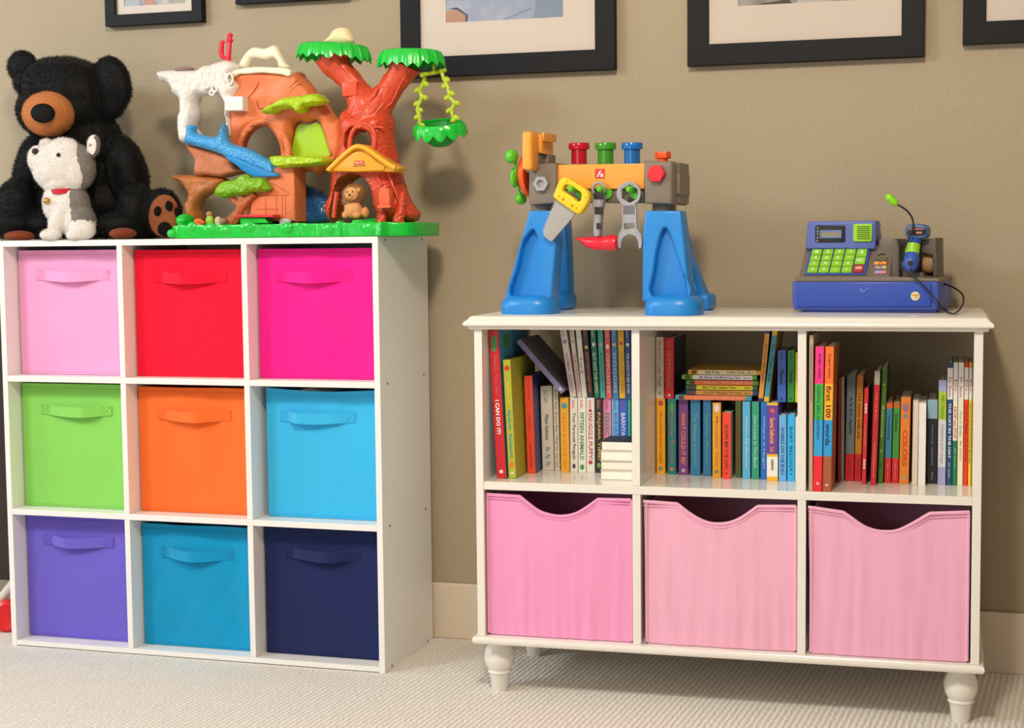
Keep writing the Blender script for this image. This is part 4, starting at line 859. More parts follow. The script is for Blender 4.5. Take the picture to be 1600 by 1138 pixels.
can = O2([(415, 177), (420, 168), (434, 161), (448, 153), (460, 152), (480, 149), (500, 147), (511, 154), (513, 162), (495, 166), (482, 168), (478, 176), (468, 177), (461, 170), (440, 173), (431, 178), (420, 179)], -.2, sm=3)
pl('leaf_awning', puff(can, -.205, .028, .010, vox=.0022, amp=.002, nsc=110), LIM)
hp = O2([(370, 123), (374, 115), (386, 110), (410, 107), (440, 108), (458, 109), (466, 114), (463, 122), (452, 119), (432, 117), (418, 116), (398, 118), (386, 118), (374, 124)], -.15, sm=2)
pl('handle_plate', slab(hp, -.188, -.115, .003), CRMT)
hd = O2([(374, 107), (378, 93), (391, 77), (402, 74), (414, 76), (428, 71), (434, 73), (440, 84), (448, 98), (454, 107), (437, 106), (435, 98), (429, 91), (418, 94), (400, 91), (394, 93), (389, 104), (387, 107)], -.15, sm=3)
pl('carry_handle', puff(hd, -.15, .011, .008, vox=.0018), CRMT)
# slide
slide = O2([(297, 218), (300, 150), (312, 148), (306, 34), (375, 34), (380, 100), (440, 118), (510, 138), (580, 130), (600, 80), (618, 30), (640, 25), (655, 60), (660, 140), (700, 200), (790, 225), (870, 250), (960, 300), (1050, 350), (1110, 395), (1112, 488), (960, 492), (890, 485), (800, 440), (740, 385), (640, 310), (520, 262), (400, 228), (300, 195)][4:], -.20, sm=2, **c3_)
slide = O2([(290, 190), (300, 100), (306, 34), (372, 36), (378, 96), (440, 118), (510, 138), (578, 130), (600, 80), (618, 30), (640, 25), (655, 60), (662, 140), (700, 198), (790, 225), (870, 250), (960, 300), (1050, 350), (1112, 395), (1112, 488), (960, 492), (890, 485), (800, 440), (740, 385), (640, 310), (520, 262), (400, 228)], -.205, sm=3, **c3_)
BLU = mat('#3f9fe0', .25, 'glitter', .6, bump=.7, scale=1.3)
pl('slide', puff(slide, -.205, .020, .016, vox=.0022, amp=.0012, nsc=60), BLU)
tr = O2([(640, 310), (740, 385), (810, 440), (890, 484), (960, 492), (1112, 488), (1112, 466), (1000, 430), (860, 370), (760, 330)], -.228, sm=2, **c3_)
sb_ = O2([(600, 250), (680, 190), (790, 222), (870, 247), (960, 297), (1050, 347), (1114, 392), (1114, 486), (900, 440), (740, 350)], -.19, sm=0, **c3_)
pl('slide_back', slab(sb_, -.198, -.188, .002), mat('#58a8c8', .22, 'plain'))
pl('slide_lip', slab(tr, -.236, -.222, .003), mat('#1f86cc', .3))
rk = O2([(275, 190), (300, 225), (330, 290), (370, 350), (375, 480), (470, 482), (620, 500), (700, 480), (820, 455), (860, 440), (760, 420), (720, 340), (640, 300), (520, 262), (400, 228)], -.195, sm=2, **c3_)
pl('slide_rock', puff(rk, -.185, .026, .010, vox=.0022, amp=.003, nsc=22), BRN)
pf = O2([(163, 475), (175, 520), (240, 545), (280, 600), (303, 640), (300, 690), (275, 730), (290, 860), (400, 880), (385, 790), (420, 700), (480, 650), (560, 620), (620, 560), (628, 505), (500, 482), (350, 476)], -.19, sm=2, **c3_)
pl('stone_ledge', puff(pf, -.178, .028, .014, vox=.0024, amp=.003, nsc=45), mat('#c0743e', .5, 'rock', bump=.35, c2='#a8602e'))
# bush and its trunk
bu = O2([(565, 650), (575, 600), (620, 545), (680, 525), (740, 520), (780, 485), (850, 470), (890, 500), (960, 500), (1010, 515), (1040, 570), (1068, 600), (1000, 630), (900, 632), (840, 655), (740, 662), (660, 680), (600, 675)], -.225, sm=3, **c3_)
pl('bush', puff(bu, -.230, .022, .016, vox=.002, amp=.0028, nsc=120), mat('#8cc022', .4, 'leafy', bump=.7, c2='#6ea81c'))
b = MB(); Q_ = lambda u, v, y=-.225: FO.at(240+u/5.688, 190+v/5.688, y)
b.tube([Q_(690, 910), Q_(730, 850), Q_(770, 780), Q_(790, 720), (Q_(785, 660))], [.017, .013, .010, .009, .010]); b.tube([Q_(775, 760), Q_(720, 710), Q_(680, 660)], [.008, .006, .007]); b.tube([Q_(785, 760), Q_(850, 690), Q_(900, 640)], [.009, .008, .009])
pl('bush_trunk', union(b, .0022, 2, .0014, 120), mat('#c8703a', .5, 'rock', bump=.4, c2='#a8562a'))
b = MB(); b.prism(O2([(376, 336), (434, 336), (434, 340), (376, 340)], -.24), -.262, -.225, bev=.0012); pl('bench_seat', b.me(), mat('#e0263a', .3))
b = MB(); b.prism(O2([(381, 340), (418, 340), (424, 349), (380, 349)], -.24), -.255, -.228, bev=.0012); pl('bench_base', b.me(), GRN)
wf = O2([(463, 288), (475, 286), (497, 294), (513, 304), (519, 320), (519, 346), (462, 346)], -.10, sm=2)
pl('waterfall', puff(wf, -.115, .016, .02, vox=.0026, amp=.003, nsc=40), mat('#3a78c0', .15, 'glitter', bump=.5, trans=.35))
# the big tree: branches and trunk in one moulding, with window and doorway cut through
Yt = -.185; b = MB(); t4 = lambda x, y, yl=Yt: FO.at(x, y, yl)
def limb(pts, yl=Yt):
    b.tube([t4(x, y, yl+(q[0] if q else 0)) for x, y, r_, *q in bezier2(pts)], [r_*FO.px(560, 200, Yt) for x, y, r_, *q in bezier2(pts)], n=18)
def bezier2(P):
    out = []
    for i in range(len(P)-1):
        for j in range(4):
            t = j/4; out.append(tuple(P[i][k]+(P[i+1][k]-P[i][k])*t for k in range(len(P[i]))))
    return out+[P[-1]]
limb([(520, 88, 30), (524, 100, 25), (534, 112, 20), (547, 124, 18.5), (556, 140, 20), (566, 158, 26), (572, 175, 30), (574, 190, 32)])
limb([(634, 100, 27), (628, 113, 21), (617, 128, 19.5), (606, 144, 20), (594, 160, 24), (584, 175, 28), (576, 195, 33)])
trunk = O2([(541, 172), (533, 196), (533, 230), (523, 262), (520, 300), (517, 346), (652, 346), (641, 315), (628, 278), (619, 238), (613, 208), (609, 178)], Yt, sm=2)
b.mesh(puff(trunk, Yt, .052, .045, vox=.003)); 
for (x0_, x1_, y0_) in ((525, 536, 300), (596, 612, 290), (624, 634, 300)):
    b.tube([t4(x0_+6, y0_, Yt-.035), t4(x0_+2, 330, Yt-.045), t4(x0_-2, 350, Yt-.05)], [.008, .011, .014])
me = tmp_eval(b.me(), [('REMESH', dict(mode='VOXEL', voxel_size=.0028, adaptivity=0)), ('SMOOTH', dict(factor=.5, iterations=3))])
cut = MB(); cut.prism(O2([(552, 233), (552, 214), (559, 203), (567, 199.5), (576, 204), (581, 214), (580, 233), (566, 238)], Yt, sm=3), Yt-.12, Yt+.12)
SHR = lambda k: Matrix(((1, k, 0, -k*(Yt-.05)), (0, 1, 0, 0), (0, 0, 1, 0), (0, 0, 0, 1)))
cut.prism(O2([(553, 233), (553, 214), (560, 204), (567, 201), (576, 205), (580, 214), (579, 233), (566, 238)], Yt-.05, sm=3), Yt-.12, Yt+.12, mx=SHR(-.44))
cut.prism(O2([(529, 352), (530, 316), (536, 290), (548, 277), (566, 272), (583, 280), (593, 294), (597, 320), (598, 352)], Yt, sm=3), Yt-.12, Yt+.12)
cm_ = tmp_eval(cut.me(), [('REMESH', dict(mode='VOXEL', voxel_size=.0022, adaptivity=0))])
co = bpy.data.objects.new('c', cm_); COL.objects.link(co)
me = tmp_eval(me, [('BOOLEAN', dict(operation='DIFFERENCE', object=co, solver='EXACT'))]); bpy.data.objects.remove(co)
me = tmp_eval(me, [('REMESH', dict(mode='VOXEL', voxel_size=.0026, adaptivity=0)), ('SMOOTH', dict(factor=.5, iterations=1))])
for v, n_ in zip(me.vertices, [x.normal.copy() for x in me.vertices]):
    x, y, z = v.co; v.co += n_*(.0022*noise.fractal(Vector((x*95+z*22*math.sin(z*9), y*60, z*22)), 1, 2, 3)); v.co.z = max(v.co.z, TOPZ+.012); v.co.y = max(-.27, min(v.co.y, -.02))
tree = pl('tree_trunk', me, RED)
b = MB(); ring = lambda P, r_, yl, n=8: b.tube([t4(x, y, yl) for x, y in bezier(P, 4)], r_, n=n)
ring([(546, 240), (547, 222), (550, 208), (558, 197), (567, 193), (577, 196), (585, 207), (586, 222), (585, 238)], .0052, Yt-.047)
ring([(540, 180), (556, 190), (575, 196), (600, 200)], .0028, Yt-.045); ring([(578, 190), (580, 170), (574, 160), (585, 150), (590, 138)], .0034, Yt-.030); ring([(556, 170), (566, 176), (572, 184)], .003, Yt-.036)
ring([(600, 170), (612, 160), (622, 140), (632, 120)], .0028, Yt-.018); ring([(604, 260), (612, 285), (622, 310), (632, 338)], .0032, Yt-.046)
ring([(595, 262), (590, 275), (598, 290)], .004, Yt-.05); pl('tree_roots', union(b, .0018, 1, .0008, 140), RED)
b = MB(); ring([(527, 300), (524, 320), (522, 340)], .005, Yt-.045); pl('tree_root', b.me(), RED)
b = MB(); hz_ = O2([(536, 130), (559, 128), (560, 150), (537, 151)], Yt-.026); b.prism(hz_, Yt-.034, Yt-.004, bev=.0014); pl('hatch', b.me(), mat('#e04c26', .35))
b = MB(); sg_ = O2([(596, 296), (604, 294), (611, 297), (612, 322), (596, 322)], Yt-.06, sm=2); b.prism(sg_, Yt-.072, Yt-.044, bev=.002); b.prism(O2([(593, 321), (614, 320), (613, 325), (594, 326)], Yt-.06), Yt-.075, Yt-.044, bev=.001)
b.prism(O2([(599, 299), (604, 298), (608, 300), (609, 318), (599, 318)], Yt-.07, sm=2), Yt-.0735, Yt-.068, bev=.0008); pl('window_shutter', b.me(), mat('#e8643c', .35))
# gable roof
yr = -.262
ro = O2([(511, 268), (512, 262), (521, 254), (536, 241), (549, 230), (562, 226), (572, 228), (588, 241), (604, 252), (620, 260), (622, 264), (610, 269), (598, 268)], yr, sm=2)
pl('gable_panel', slab(O2([(520, 267), (535, 251), (550, 240), (563, 237), (577, 243), (590, 254), (600, 266)], yr, sm=2), yr-.002, yr+.05, .001), mat('#f0a018', .35))
b = MB(); b.tube([FO.at(x, y, yr-.004) for x, y in bezier([(513, 266), (524, 255), (538, 242), (552, 231), (562, 229), (573, 233), (590, 245), (606, 256), (618, 263)], 4)], .0052, n=10); b.prism(ro, yr+.004, yr+.055, bev=.004)
pl('gable_roof', b.me(), YEL)
rf_ = MB(); rf_.prism(O2([(553.5, 251.5), (569, 251.5), (569, 256.5), (553.5, 256.5)], yr-.0025), yr-.0034, yr-.002, bev=.0003); lg = pl('logo_plate', rf_.me(), mat('#d8263e', .4))
c = FO.at(561.2, 254, yr-.0037); text('logo_lettering', 'Fisher-Price', c-Vector(TO), .018, .0042, mat('#f4dcd0', .5), ply, 'front', .01)
c = FO.at(561.5, 259.3, yr-.0025); text('name_lettering', 'Little People', c-Vector(TO), .030, .0052, mat('#7a6a4a', .5), ply, 'front', .01)
# leaf canopies: discs with a hanging toothed fringe
def canopy(px, py_top, py_bot, rpx, yl, nm, tilt):
    c = FO.at(px, py_top, yl); k = FO.px(px, py_top, yl); R_ = rpx*k; h_ = (py_bot-py_top)*k; t = bmesh.new(); n = 120; rings = []
    rs = random.Random(px); st_ = [rs.uniform(.82, 1.06) for _ in range(n)]
    for q, (fr, dz) in enumerate(((.02, 0), (.5, .0), (.80, -.0005), (.88, -.08), (.94, -.30), (.985, -.60), (1.01, -1.0), (.975, -.95), (.93, -.5), (.84, -.22), (.3, -.2), (.02, -.2))):
        ring_ = []
        for i in range(n):
            a_ = 2*PI*i/n; lf = (i % 6)/6; tooth = 1-abs(lf-.5)*2; r_ = fr*R_*(1+(.04*tooth if .86 < fr else 0)); z = dz*h_
            if q in (6, 7): z = dz*h_*(.80+.26*tooth)*st_[i//6]
            if q in (4, 5): z *= .95+.1*tooth; r_ *= 1+.02*math.sin(i*2.1)
            ring_.append(t.verts.new((c.x+r_*math.cos(a_), c.y+r_*.72*math.sin(a_), c.z+z+tilt*(r_*math.cos(a_)))))
        rings.append(ring_)
    for A, B_ in zip(rings, rings[1:]+rings[:1]):
        for i in range(n): t.faces.new((A[i], A[(i+1) % n], B_[(i+1) % n], B_[i]))
    bmesh.ops.recalc_face_normals(t, faces=t.faces); me = bpy.data.meshes.new(nm); t.to_mesh(me); t.free(); return pl(nm, me, GRN)
canopy(521, 69, 95, 60, -.185, 'leaf_canopy', -.07); canopy(642, 78.5, 106, 54, -.185, 'leaf_canopy', -.03)
eg = O2([(506, 68), (514, 58), (522, 47), (533, 43), (544, 45), (549, 53), (551, 68)], -.185, sm=3); pl('sleeping_perch', puff(eg, -.185, .016, .016, vox=.0018), mat('#f0d8ae', .45))
# hanging swing basket on leafy vines
LV = mat('#b9cf1e', .35, 'leafy', bump=.4, c2='#a4bc1c'); yv = -.18
b = MB(); b.tube([FO.at(660, 117, yv-.012), FO.at(694, 110, yv+.01)], .0048, n=12); b.ell(FO.at(660, 117, yv-.012), (.0062, .0062, .0062)); b.ell(FO.at(694, 110, yv+.01), (.0058, .0058, .0058)); b.tube([FO.at(678, 112, yv), FO.at(678, 100, yv)], .0035)
bar = pl('swing_bar', b.me(), LV)
for nm, pts in (('vine', [(664, 120), (661, 131), (656, 141), (659, 152), (655, 162), (652, 172), (656, 183), (655, 196)]), ('vine', [(690, 113), (694, 124), (699, 134), (702, 146), (703, 153), (710, 161), (706, 173), (709, 184), (713, 188)])):
    b = MB(); b.tube([FO.at(x, y, yv) for x, y in bezier(pts, 4)], .0042, n=8)
    for i, (x, y) in enumerate(pts[1:]):
        s_ = -1 if i % 2 else 1; c = FO.at(x+s_*4.5, y, yv-.001); b.ell(c, (.0082, .0040, .0056), rot=Matrix.Rotation(s_*.5, 3, 'Y'), seg=12, ring=8)
    pl(nm, b.me(), LV)
c = FO.at(686, 193, yv); k = FO.px(686, 190, yv); b = MB()
b.lathe([(.001, -37*k), (14*k, -35.5*k), (24*k, -28*k), (31*k, -14*k), (34*k, -2*k), (35*k, 1*k), (32.5*k, 1*k), (31.5*k, -3*k), (28*k, -14*k), (21*k, -26*k), (10*k, -32*k), (.001, -33*k)], n=40, mx=Matrix.Translation(c) @ Matrix.Rotation(.30, 4, 'X') @ Matrix.Diagonal((1, .85, 1, 1))); bk_ = pl('swing_basket', b.me(), mat('#129a30', .3, 'plain'))
t = bmesh.new(); n = 96; rings = []
for fr, dz in ((32, 1.5), (37, 1.5), (41, -5), (42, -19), (40, -18), (37, -4), (32, -1)):
    rings.append([t.verts.new((c.x+k*(fr+(2.5*abs(math.sin(i*PI/8)) if fr > 38 else 0))*math.cos(2*PI*i/n), c.y+.8*k*(fr+(2.5*abs(math.sin(i*PI/8)) if fr > 38 else 0))*math.sin(2*PI*i/n), c.z+k*dz*(1 if dz > -10 else .65+.5*abs(math.sin(i*PI/8))))) for i in range(n)])
for A, B_ in zip(rings, rings[1:]+rings[:1]):
    for i in range(n): t.faces.new((A[i], A[(i+1) % n], B_[(i+1) % n], B_[i]))
t.transform(Matrix.Translation(c) @ Matrix.Rotation(.30, 4, 'X') @ Matrix.Translation(-c)); bmesh.ops.recalc_face_normals(t, faces=t.faces); me = bpy.data.meshes.new('leaf_rim'); t.to_mesh(me); t.free(); pl('leaf_rim', me, GRN)
b = MB(); b.prism(O2([(354, 151), (381, 151), (381, 173), (354, 173)], -.2), -.206, -.17, bev=.0014); pl('snow_block', b.me(), mat('#ece6e0', .4))

# lion figure in the doorway and small animals on the base
def figure(name, label, ox, oy):
    c = FO.at(ox, oy, -.235); return thing(name, label, 'toy figure', FO.m @ Matrix.Translation((c.x, -.235, zt_-.0035))), (c.x, -.235, zt_-.0035)
ZP = zt_-.0030
def fpart(nm, par, org_, blobs, m, vox=.0012, amp=0.0, nsc=150):
    b = MB()
    for a_ in blobs: blob(b, FO, *a_)
    me = union(b, vox, 2, amp, nsc); loc(me, *org_)
    for v in me.vertices: v.co.z = max(v.co.z, 0)
    return link(nm, me, m, par, smooth=False)
ln_, lo = figure('lion_figure', 'small toy lion with brown mane sitting in the tree doorway', 552, 338); yl_ = -.262
LT = mat('#d89a5c', .5, 'rock', bump=.1, c2='#cc8c50')
fpart('body', ln_, lo, [(552, 328, yl_, 15, 14, .014), (540, 336, yl_-.006, 6, 6, .008), (558, 336, yl_-.006, 7, 6, .008), (571, 332, yl_+.003, 6, 9, .009), (549, 322, yl_, 12, 10, .012)], LT)
fpart('mane', ln_, lo, [(552, 305, yl_+.003, 19, 18, .014), (547, 314, yl_, 14, 12, .012), (558, 299, yl_+.002, 14, 12, .012)], mat('#8a5a30', .6, 'rock', bump=.6, c2='#6e4424'), amp=.0012)
hdl = fpart('head', ln_, lo, [(549, 303, yl_-.012, 12, 11, .008), (546, 307, yl_-.018, 6, 5, .005), (560, 297, yl_-.008, 4, 4, .004)], LT)
for (x, y, rx, ry, m_) in ((546, 304.5, 2.2, 1.7, '#15100e'), (542, 300, 1.2, 1.4, '#1a1412'), (551, 299.5, 1.2, 1.4, '#1a1412')):
    b = MB(); blob(b, FO, x, y, yl_-.0235+(.0035 if y < 303 else 0), rx, ry, .0012); me = b.me(); loc(me, *lo); link('nose' if y > 303 else 'eye', me, mat(m_, .3), hdl)
fa, fo_ = figure('keeper_figure', 'tiny toy figure with brown head and lime shirt on the left of the green base', 328, 345)
ya = -.235
fpart('body', fa, fo_, [(328, 345, ya, 7, 9, .008), (328, 352, ya, 7, 7, .008)], mat('#9ac83a', .5)); fpart('head', fa, fo_, [(327, 335, ya, 5.5, 5, .006)], mat('#b07a4a', .5))
fb_, fo2 = figure('monkey_figure', 'tiny tan and cream toy animal beside the lime-shirted figure', 341, 347)
fpart('body', fb_, fo2, [(341, 346, ya-.010, 6, 8, .007), (342, 352, ya-.010, 6, 6, .007)], mat('#c8b088', .5)); fpart('head', fb_, fo2, [(349, 346, ya-.012, 5.5, 6, .006)], mat('#8a6a50', .5))
fc_, fo3 = figure('tiger_figure', 'tiny orange toy animal lying on the left end of the green base', 311, 346)
fpart('body', fc_, fo3, [(310, 346, ya-.020, 8, 5, .007), (315, 348, ya-.018, 6, 4, .006), (309, 352, ya-.020, 8, 6, .007)], mat('#e8641c', .45))
fd_, fo4 = figure('elephant_figure', 'tiny pale grey toy animal beside the orange house wall', 447, 345)
fpart('body', fd_, fo4, [(447, 346, ya, 9, 5, .007), (442, 348, ya, 6, 6, .006), (446, 352, ya, 9, 6, .007)], mat('#b8b4bc', .5))

# ------------------------------------------------------------------ toy workbench
TZ = ZT+.0004
FW = Frame((1.36, -.352, 0), -.09); KB = dict(off=(760, 190), sc=3.67)
kp = lambda u, v, yl: FW.at(760+u/3.67, 190+v/3.67, yl)
ko = lambda pts, yl, sm=0: (lambda P: [tuple(q) for q in catmull(P, sm)] if sm else P)(FW.out(pts, yl, **KB))
WBM = FW.m @ Matrix.Translation((0, 0, TZ))
wb = thing('toy_workbench', 'plastic toy workbench with blue sawhorse legs and orange-yellow beam on the bookshelf', 'toy workbench', WBM)
def wp(name, me, m, par=wb, smooth=True, org_=None):
    o_ = org_ or (0, 0, TZ); me.transform(Matrix.Translation((-o_[0], -o_[1], -o_[2]))); return link(name, me, m, par, smooth=smooth)
BL, TP, OY, OR2, LG = plast('#1f86d8', .34), plast('#7d7264', .45), plast('#f2a23a', .38), plast('#f4591c', .35), plast('#5ac42c', .3)
GY = plast('#a2a3a8', .38)
def leg_front(P, arch, dome, yl):
    b = MB(); O = ko(P, yl); zb = TZ
    me = slab(O, yl, yl+.045, .004, [ko(arch, yl, 3)]); b.mesh(me)
    b.prism([((x-sum(q[0] for q in O)/len(O))*.93+sum(q[0] for q in O)/len(O), z) for x, z in O], yl+.020, yl+.030, bev=.001)
    D = ko(dome, yl-.03); xs = [q[0] for q in D]; x0, x1 = min(xs), max(xs); zt = max(q[1] for q in D); cx = (x0+x1)/2; w_ = (x1-x0)/2
    t = bmesh.new(); n = 40; rings = []
    H_ = zt-TZ
    for fr, z in ((.99, .0), (1.0, .10), (1.0, .45), (.97, .66), (.90, .82), (.78, .93), (.62, 1.0), (.3, 1.0)):
        rings.append([t.verts.new((cx+w_*fr*math.copysign(abs(math.cos(a_))**.7, math.cos(a_)), yl+.018+.050*fr*math.copysign(abs(math.sin(a_))**.7, math.sin(a_)), TZ+H_*z)) for a_ in np.linspace(0, 2*PI, n, endpoint=False)])
    for A, B_ in zip(rings, rings[1:]):
        for i in range(n): t.faces.new((A[i], A[(i+1) % n], B_[(i+1) % n], B_[i]))
    t.faces.new(rings[0][::-1]); t.faces.new(rings[-1]); bmesh.ops.recalc_face_normals(t, faces=t.faces); b._join(t)
    return b.me()
wp('leg', leg_front([(245, 512), (385, 512), (400, 700), (372, 1010), (360, 1030), (105, 1030), (108, 990), (180, 740)], [(135, 995), (175, 840), (205, 700), (240, 640), (268, 618), (288, 660), (297, 760), (292, 900), (272, 1000)], [(52, 1000), (362, 1105)], .0), BL)
wp('leg', leg_front([(910, 512), (1112, 512), (1130, 640), (1168, 1030), (892, 1030), (893, 900), (897, 640)], [(947, 1000), (958, 860), (975, 740), (1000, 640), (1022, 608), (1045, 630), (1080, 730), (1115, 850), (1155, 1000)], [(880, 1000), (1200, 1108)], -.012), BL)
def leg_back(P, yl, foot):
    b = MB(); b.mesh(slab(ko(P, yl), yl-.02, yl+.02, .004)); F_ = ko(foot, yl); x0, x1 = min(q[0] for q in F_), max(q[0] for q in F_); zt = max(q[1] for q in F_)
    b.box(x0, x1, yl-.035, yl+.03, TZ, zt, bev=.009, seg=3); return b.me()
DB = mat('#1a72c4', .36)
wp('leg', leg_back([(300, 512), (470, 512), (480, 700), (490, 1000), (490, 1060), (340, 1060), (350, 900)], .205, [(365, 985), (497, 1064)]), BL)
wp('leg', leg_back([(1000, 512), (1115, 512), (1150, 640), (1195, 800), (1255, 960), (1300, 1040), (1240, 1066), (1190, 1066), (1140, 900)], .215, [(1190, 985), (1303, 1070)]), BL)
b = MB()
for (u, v, yl) in ((315, 512, .055), (1012, 512, .050)):
    c = kp(u+8, 515, yl); k = FW.px(850, 330, .05)/3.67
    b = MB(); b.lathe([(62*k, -.004), (63*k, 0), (62*k, 62*k), (58*k, 76*k), (50*k, 82*k), (.001, 83*k)], c=(c.x, yl, c.z), n=36, mx=Matrix.Translation((c.x, yl, c.z)) @ Matrix.Diagonal((1.08, .75, 1, 1)) @ Matrix.Translation((-c.x, -yl, -c.z)))
    wp('leg_collar', b.me(), TP)
b = MB(); b.prism(ko([(252, 242), (405, 238), (412, 250), (412, 470), (258, 482), (250, 440)], .03), .02, .125, bev=.005); b.prism(ko([(272, 185), (290, 178), (355, 186), (362, 192), (362, 245), (270, 245)], .06), .055, .10, bev=.004)
b.prism(ko([(225, 270), (262, 262), (262, 296), (228, 292)], .03), .03, .07, bev=.002); wp('clamp_head', b.me(), TP)
b = MB(); b.prism(ko([(908, 225), (1062, 228), (1072, 240), (1072, 478), (910, 470)], .02), .012, .125, bev=.006)
b.prism(ko([(1062, 232), (1114, 238), (1116, 300), (1116, 470), (1068, 476)], .06), .05, .125, bev=.005); b.prism(ko([(1074, 300), (1119, 300), (1119, 420), (1074, 420)], .055), .044, .12, bev=.003)
wp('anvil_block', b.me(), TP)
b = MB(); b.prism(ko([(408, 248), (910, 240), (906, 388), (408, 388)], .03), .028, .120, bev=.003); wp('beam', b.me(), OY)
b = MB(); b.prism(ko([(412, 384), (906, 388), (904, 466), (412, 462)], .04), .036, .112, bev=.003); wp('lower_rail', b.me(), plast('#6f665c', .5))
b = MB(); b.prism(ko([(213, 72), (220, 58), (262, 58), (270, 70), (272, 262), (262, 280), (222, 278), (213, 266)], -.01), -.022, .022, bev=.006)
b.prism(ko([(268, 66), (350, 80), (352, 188), (268, 178)], .055), .022, .090, bev=.004)
for u in (278, 326): b.prism(ko([(u, 62), (u+14, 66), (u+12, 112), (u+2, 112)], .02), .012, .085, bev=.002)
wp('vise_jaw', b.me(), OY)
# saw blade disc seen nearly edge on and its green winged crank, both on the left end
c = kp(222, 300, .07); k = FW.px(810, 270, .07)/3.67; b = MB()
b.lathe([(.001, -.012), (60*k, -.009), (120*k, -.001), (136*k, .005), (138*k, .008), (132*k, .012), (.001, .013)], n=40, mx=Matrix.Translation((c.x+.004, .075, c.z)) @ Matrix.Rotation(math.radians(83), 4, 'Z') @ Matrix.Rotation(PI/2, 4, 'X') @ Matrix.Diagonal((1, 1, 1.1, 1)))
wp('turning_disc', b.me(), OR2)
b = MB()
for (u, v, ru, rv, rd, yl) in ((145, 200, 38, 42, .018, .02), (162, 320, 22, 60, .018, .05), (198, 442, 34, 36, .018, .09)):
    b.ell(kp(u, v, yl), (ru*k, rd, rv*k), seg=20, ring=14)
b.tube([kp(165, 200, .025), kp(168, 260, .035), kp(175, 320, .05), kp(190, 400, .08), kp(200, 440, .09)], 9*k, n=10); b.tube([kp(165, 315, .05), kp(215, 315, .06)], 16*k, n=14)
wp('crank_handle', union(b, .0022, 1), LG)
def hexnut(name, u, v, R_, rin, yl, dpt, m):
    c = kp(u, v, yl); k = FW.px(850, 280, yl)/3.67
    O = [(c.x+R_*k*math.cos(a_), c.z+R_*k*math.sin(a_)) for a_ in np.arange(6)*PI/3]; H = [[(c.x+rin*k*math.cos(a_), c.z+rin*k*math.sin(a_)) for a_ in np.linspace(0, 2*PI, 24, endpoint=False)]] if rin else []
    b = MB(); b.mesh(slab(O, yl-dpt, yl+.002, .0016, H))
    if rin: b.lathe([(.001, 0), (rin*k*1.2, 0), (rin*k*1.2, .002), (.001, .002)], n=24, mx=Matrix.Translation((c.x, yl-.001, c.z)) @ Matrix.Rotation(PI/2, 4, 'X'))
    return wp(name, b.me(), m)
hexnut('hex_nut', 319, 358, 47, 22, .019, .010, GY); hexnut('bolt_head', 979, 299, 52, 0, .011, .012, plast('#e8202c', .35))
b = MB(); c = kp(1012, 222, .07); k = FW.px(1030, 240, .07)/3.67
b.lathe([(30*k, -6*k), (31*k, 14*k), (30*k, 15*k)], c=c, n=24); b.mesh(slab([(c.x+47*k*math.cos(a_), c.y+47*k*math.sin(a_)) for a_ in np.arange(6)*PI/3+.2], -.001-36*k*0, 36*k, .0016), Matrix.Translation((0, 0, c.z+12*k)) @ Matrix.Rotation(-PI/2, 4, 'X') @ Matrix.Diagonal((1, -1, 1, 1)))
me = b.me(); bmx = bmesh.new(); bmx.from_mesh(me); bmesh.ops.recalc_face_normals(bmx, faces=bmx.faces); bmx.to_mesh(me); bmx.free(); wp('top_bolt', me, OR2)
# emblem on the beam
em = MB(); em.prism(ko([(624, 273), (678, 272), (678, 325), (624, 326)], .028), .0268, .0282, bev=.0004); e_ = wp('emblem_plate', em.me(), plast('#d8222c', .35))
b = MB()
for P in ([(630, 318), (650, 282), (660, 280), (640, 318)], [(650, 318), (664, 296), (670, 300), (672, 318)], [(640, 300), (668, 298), (668, 304), (638, 306)]): b.prism(ko(P, .0266), .0262, .0268)
wp('emblem_mark', b.me(), mat('#f2dcd8', .5), wb)
for (u, v, pe) in ((478, 376, .066), (643, 378, .038), (812, 378, .038)):
    c = kp(u, v+14, .034-pe); k = FW.px(900, 290, .0)/3.67; b = MB()
    b.lathe([(20*k, -.002), (20*k, pe-.008), (18*k, pe-.004), (12*k, pe-.001), (.001, pe)], n=24, mx=Matrix.Translation((c.x, .034, c.z+4*k)) @ Matrix.Rotation(PI/2, 4, 'X'))
    wp('tool_peg', b.me(), LG)
    b = MB(); b.lathe([(36*k, 0), (38*k, .004), (36*k, .006), (.001, .006)], n=28, mx=Matrix.Translation((c.x+12*k, .0355, c.z-14*k)) @ Matrix.Rotation(PI/2, 4, 'X')); wp('peg_washer', b.me(), LG)
# three see-through plugs standing in the beam
for (u, cc, lab) in ((532, '#e8203a', 'red see-through plastic plug standing in the workbench beam'), (684, '#5cc43c', 'green see-through plastic plug in the middle of the workbench beam'), (836, '#2a94f0', 'blue see-through plastic plug standing in the workbench beam')):
    c = kp(u, 244, .075); k = FW.px(900, 250, .075)/3.67; zb_ = kp(u, 244, .075).z-.0005
    t = thing('plastic_plug', lab, 'toy peg', FW.m @ Matrix.Translation((c.x, .075, zb_)), 'plugs in the toy workbench')
    m = mat(cc, .12, 'plain', trans=.55, bump=.0)
    b = MB(); b.lathe([(.001, 0.0005), (46*k, 0.0005), (46*k, 82*k), (44*k, 84*k), (40*k, 60*k), (40*k, .002), (.001, .002)], n=36); link('plug_body', b.me(), m, t, smooth=True)
    b = MB(); b.lathe([(46*k, 84*k), (60*k, 84*k), (61*k, 87*k), (61*k, 116*k), (58*k, 121*k), (42*k, 121*k), (41*k, 86*k)], n=36); b2 = b.me(); link('plug_rim', b2, m, t, smooth=True)
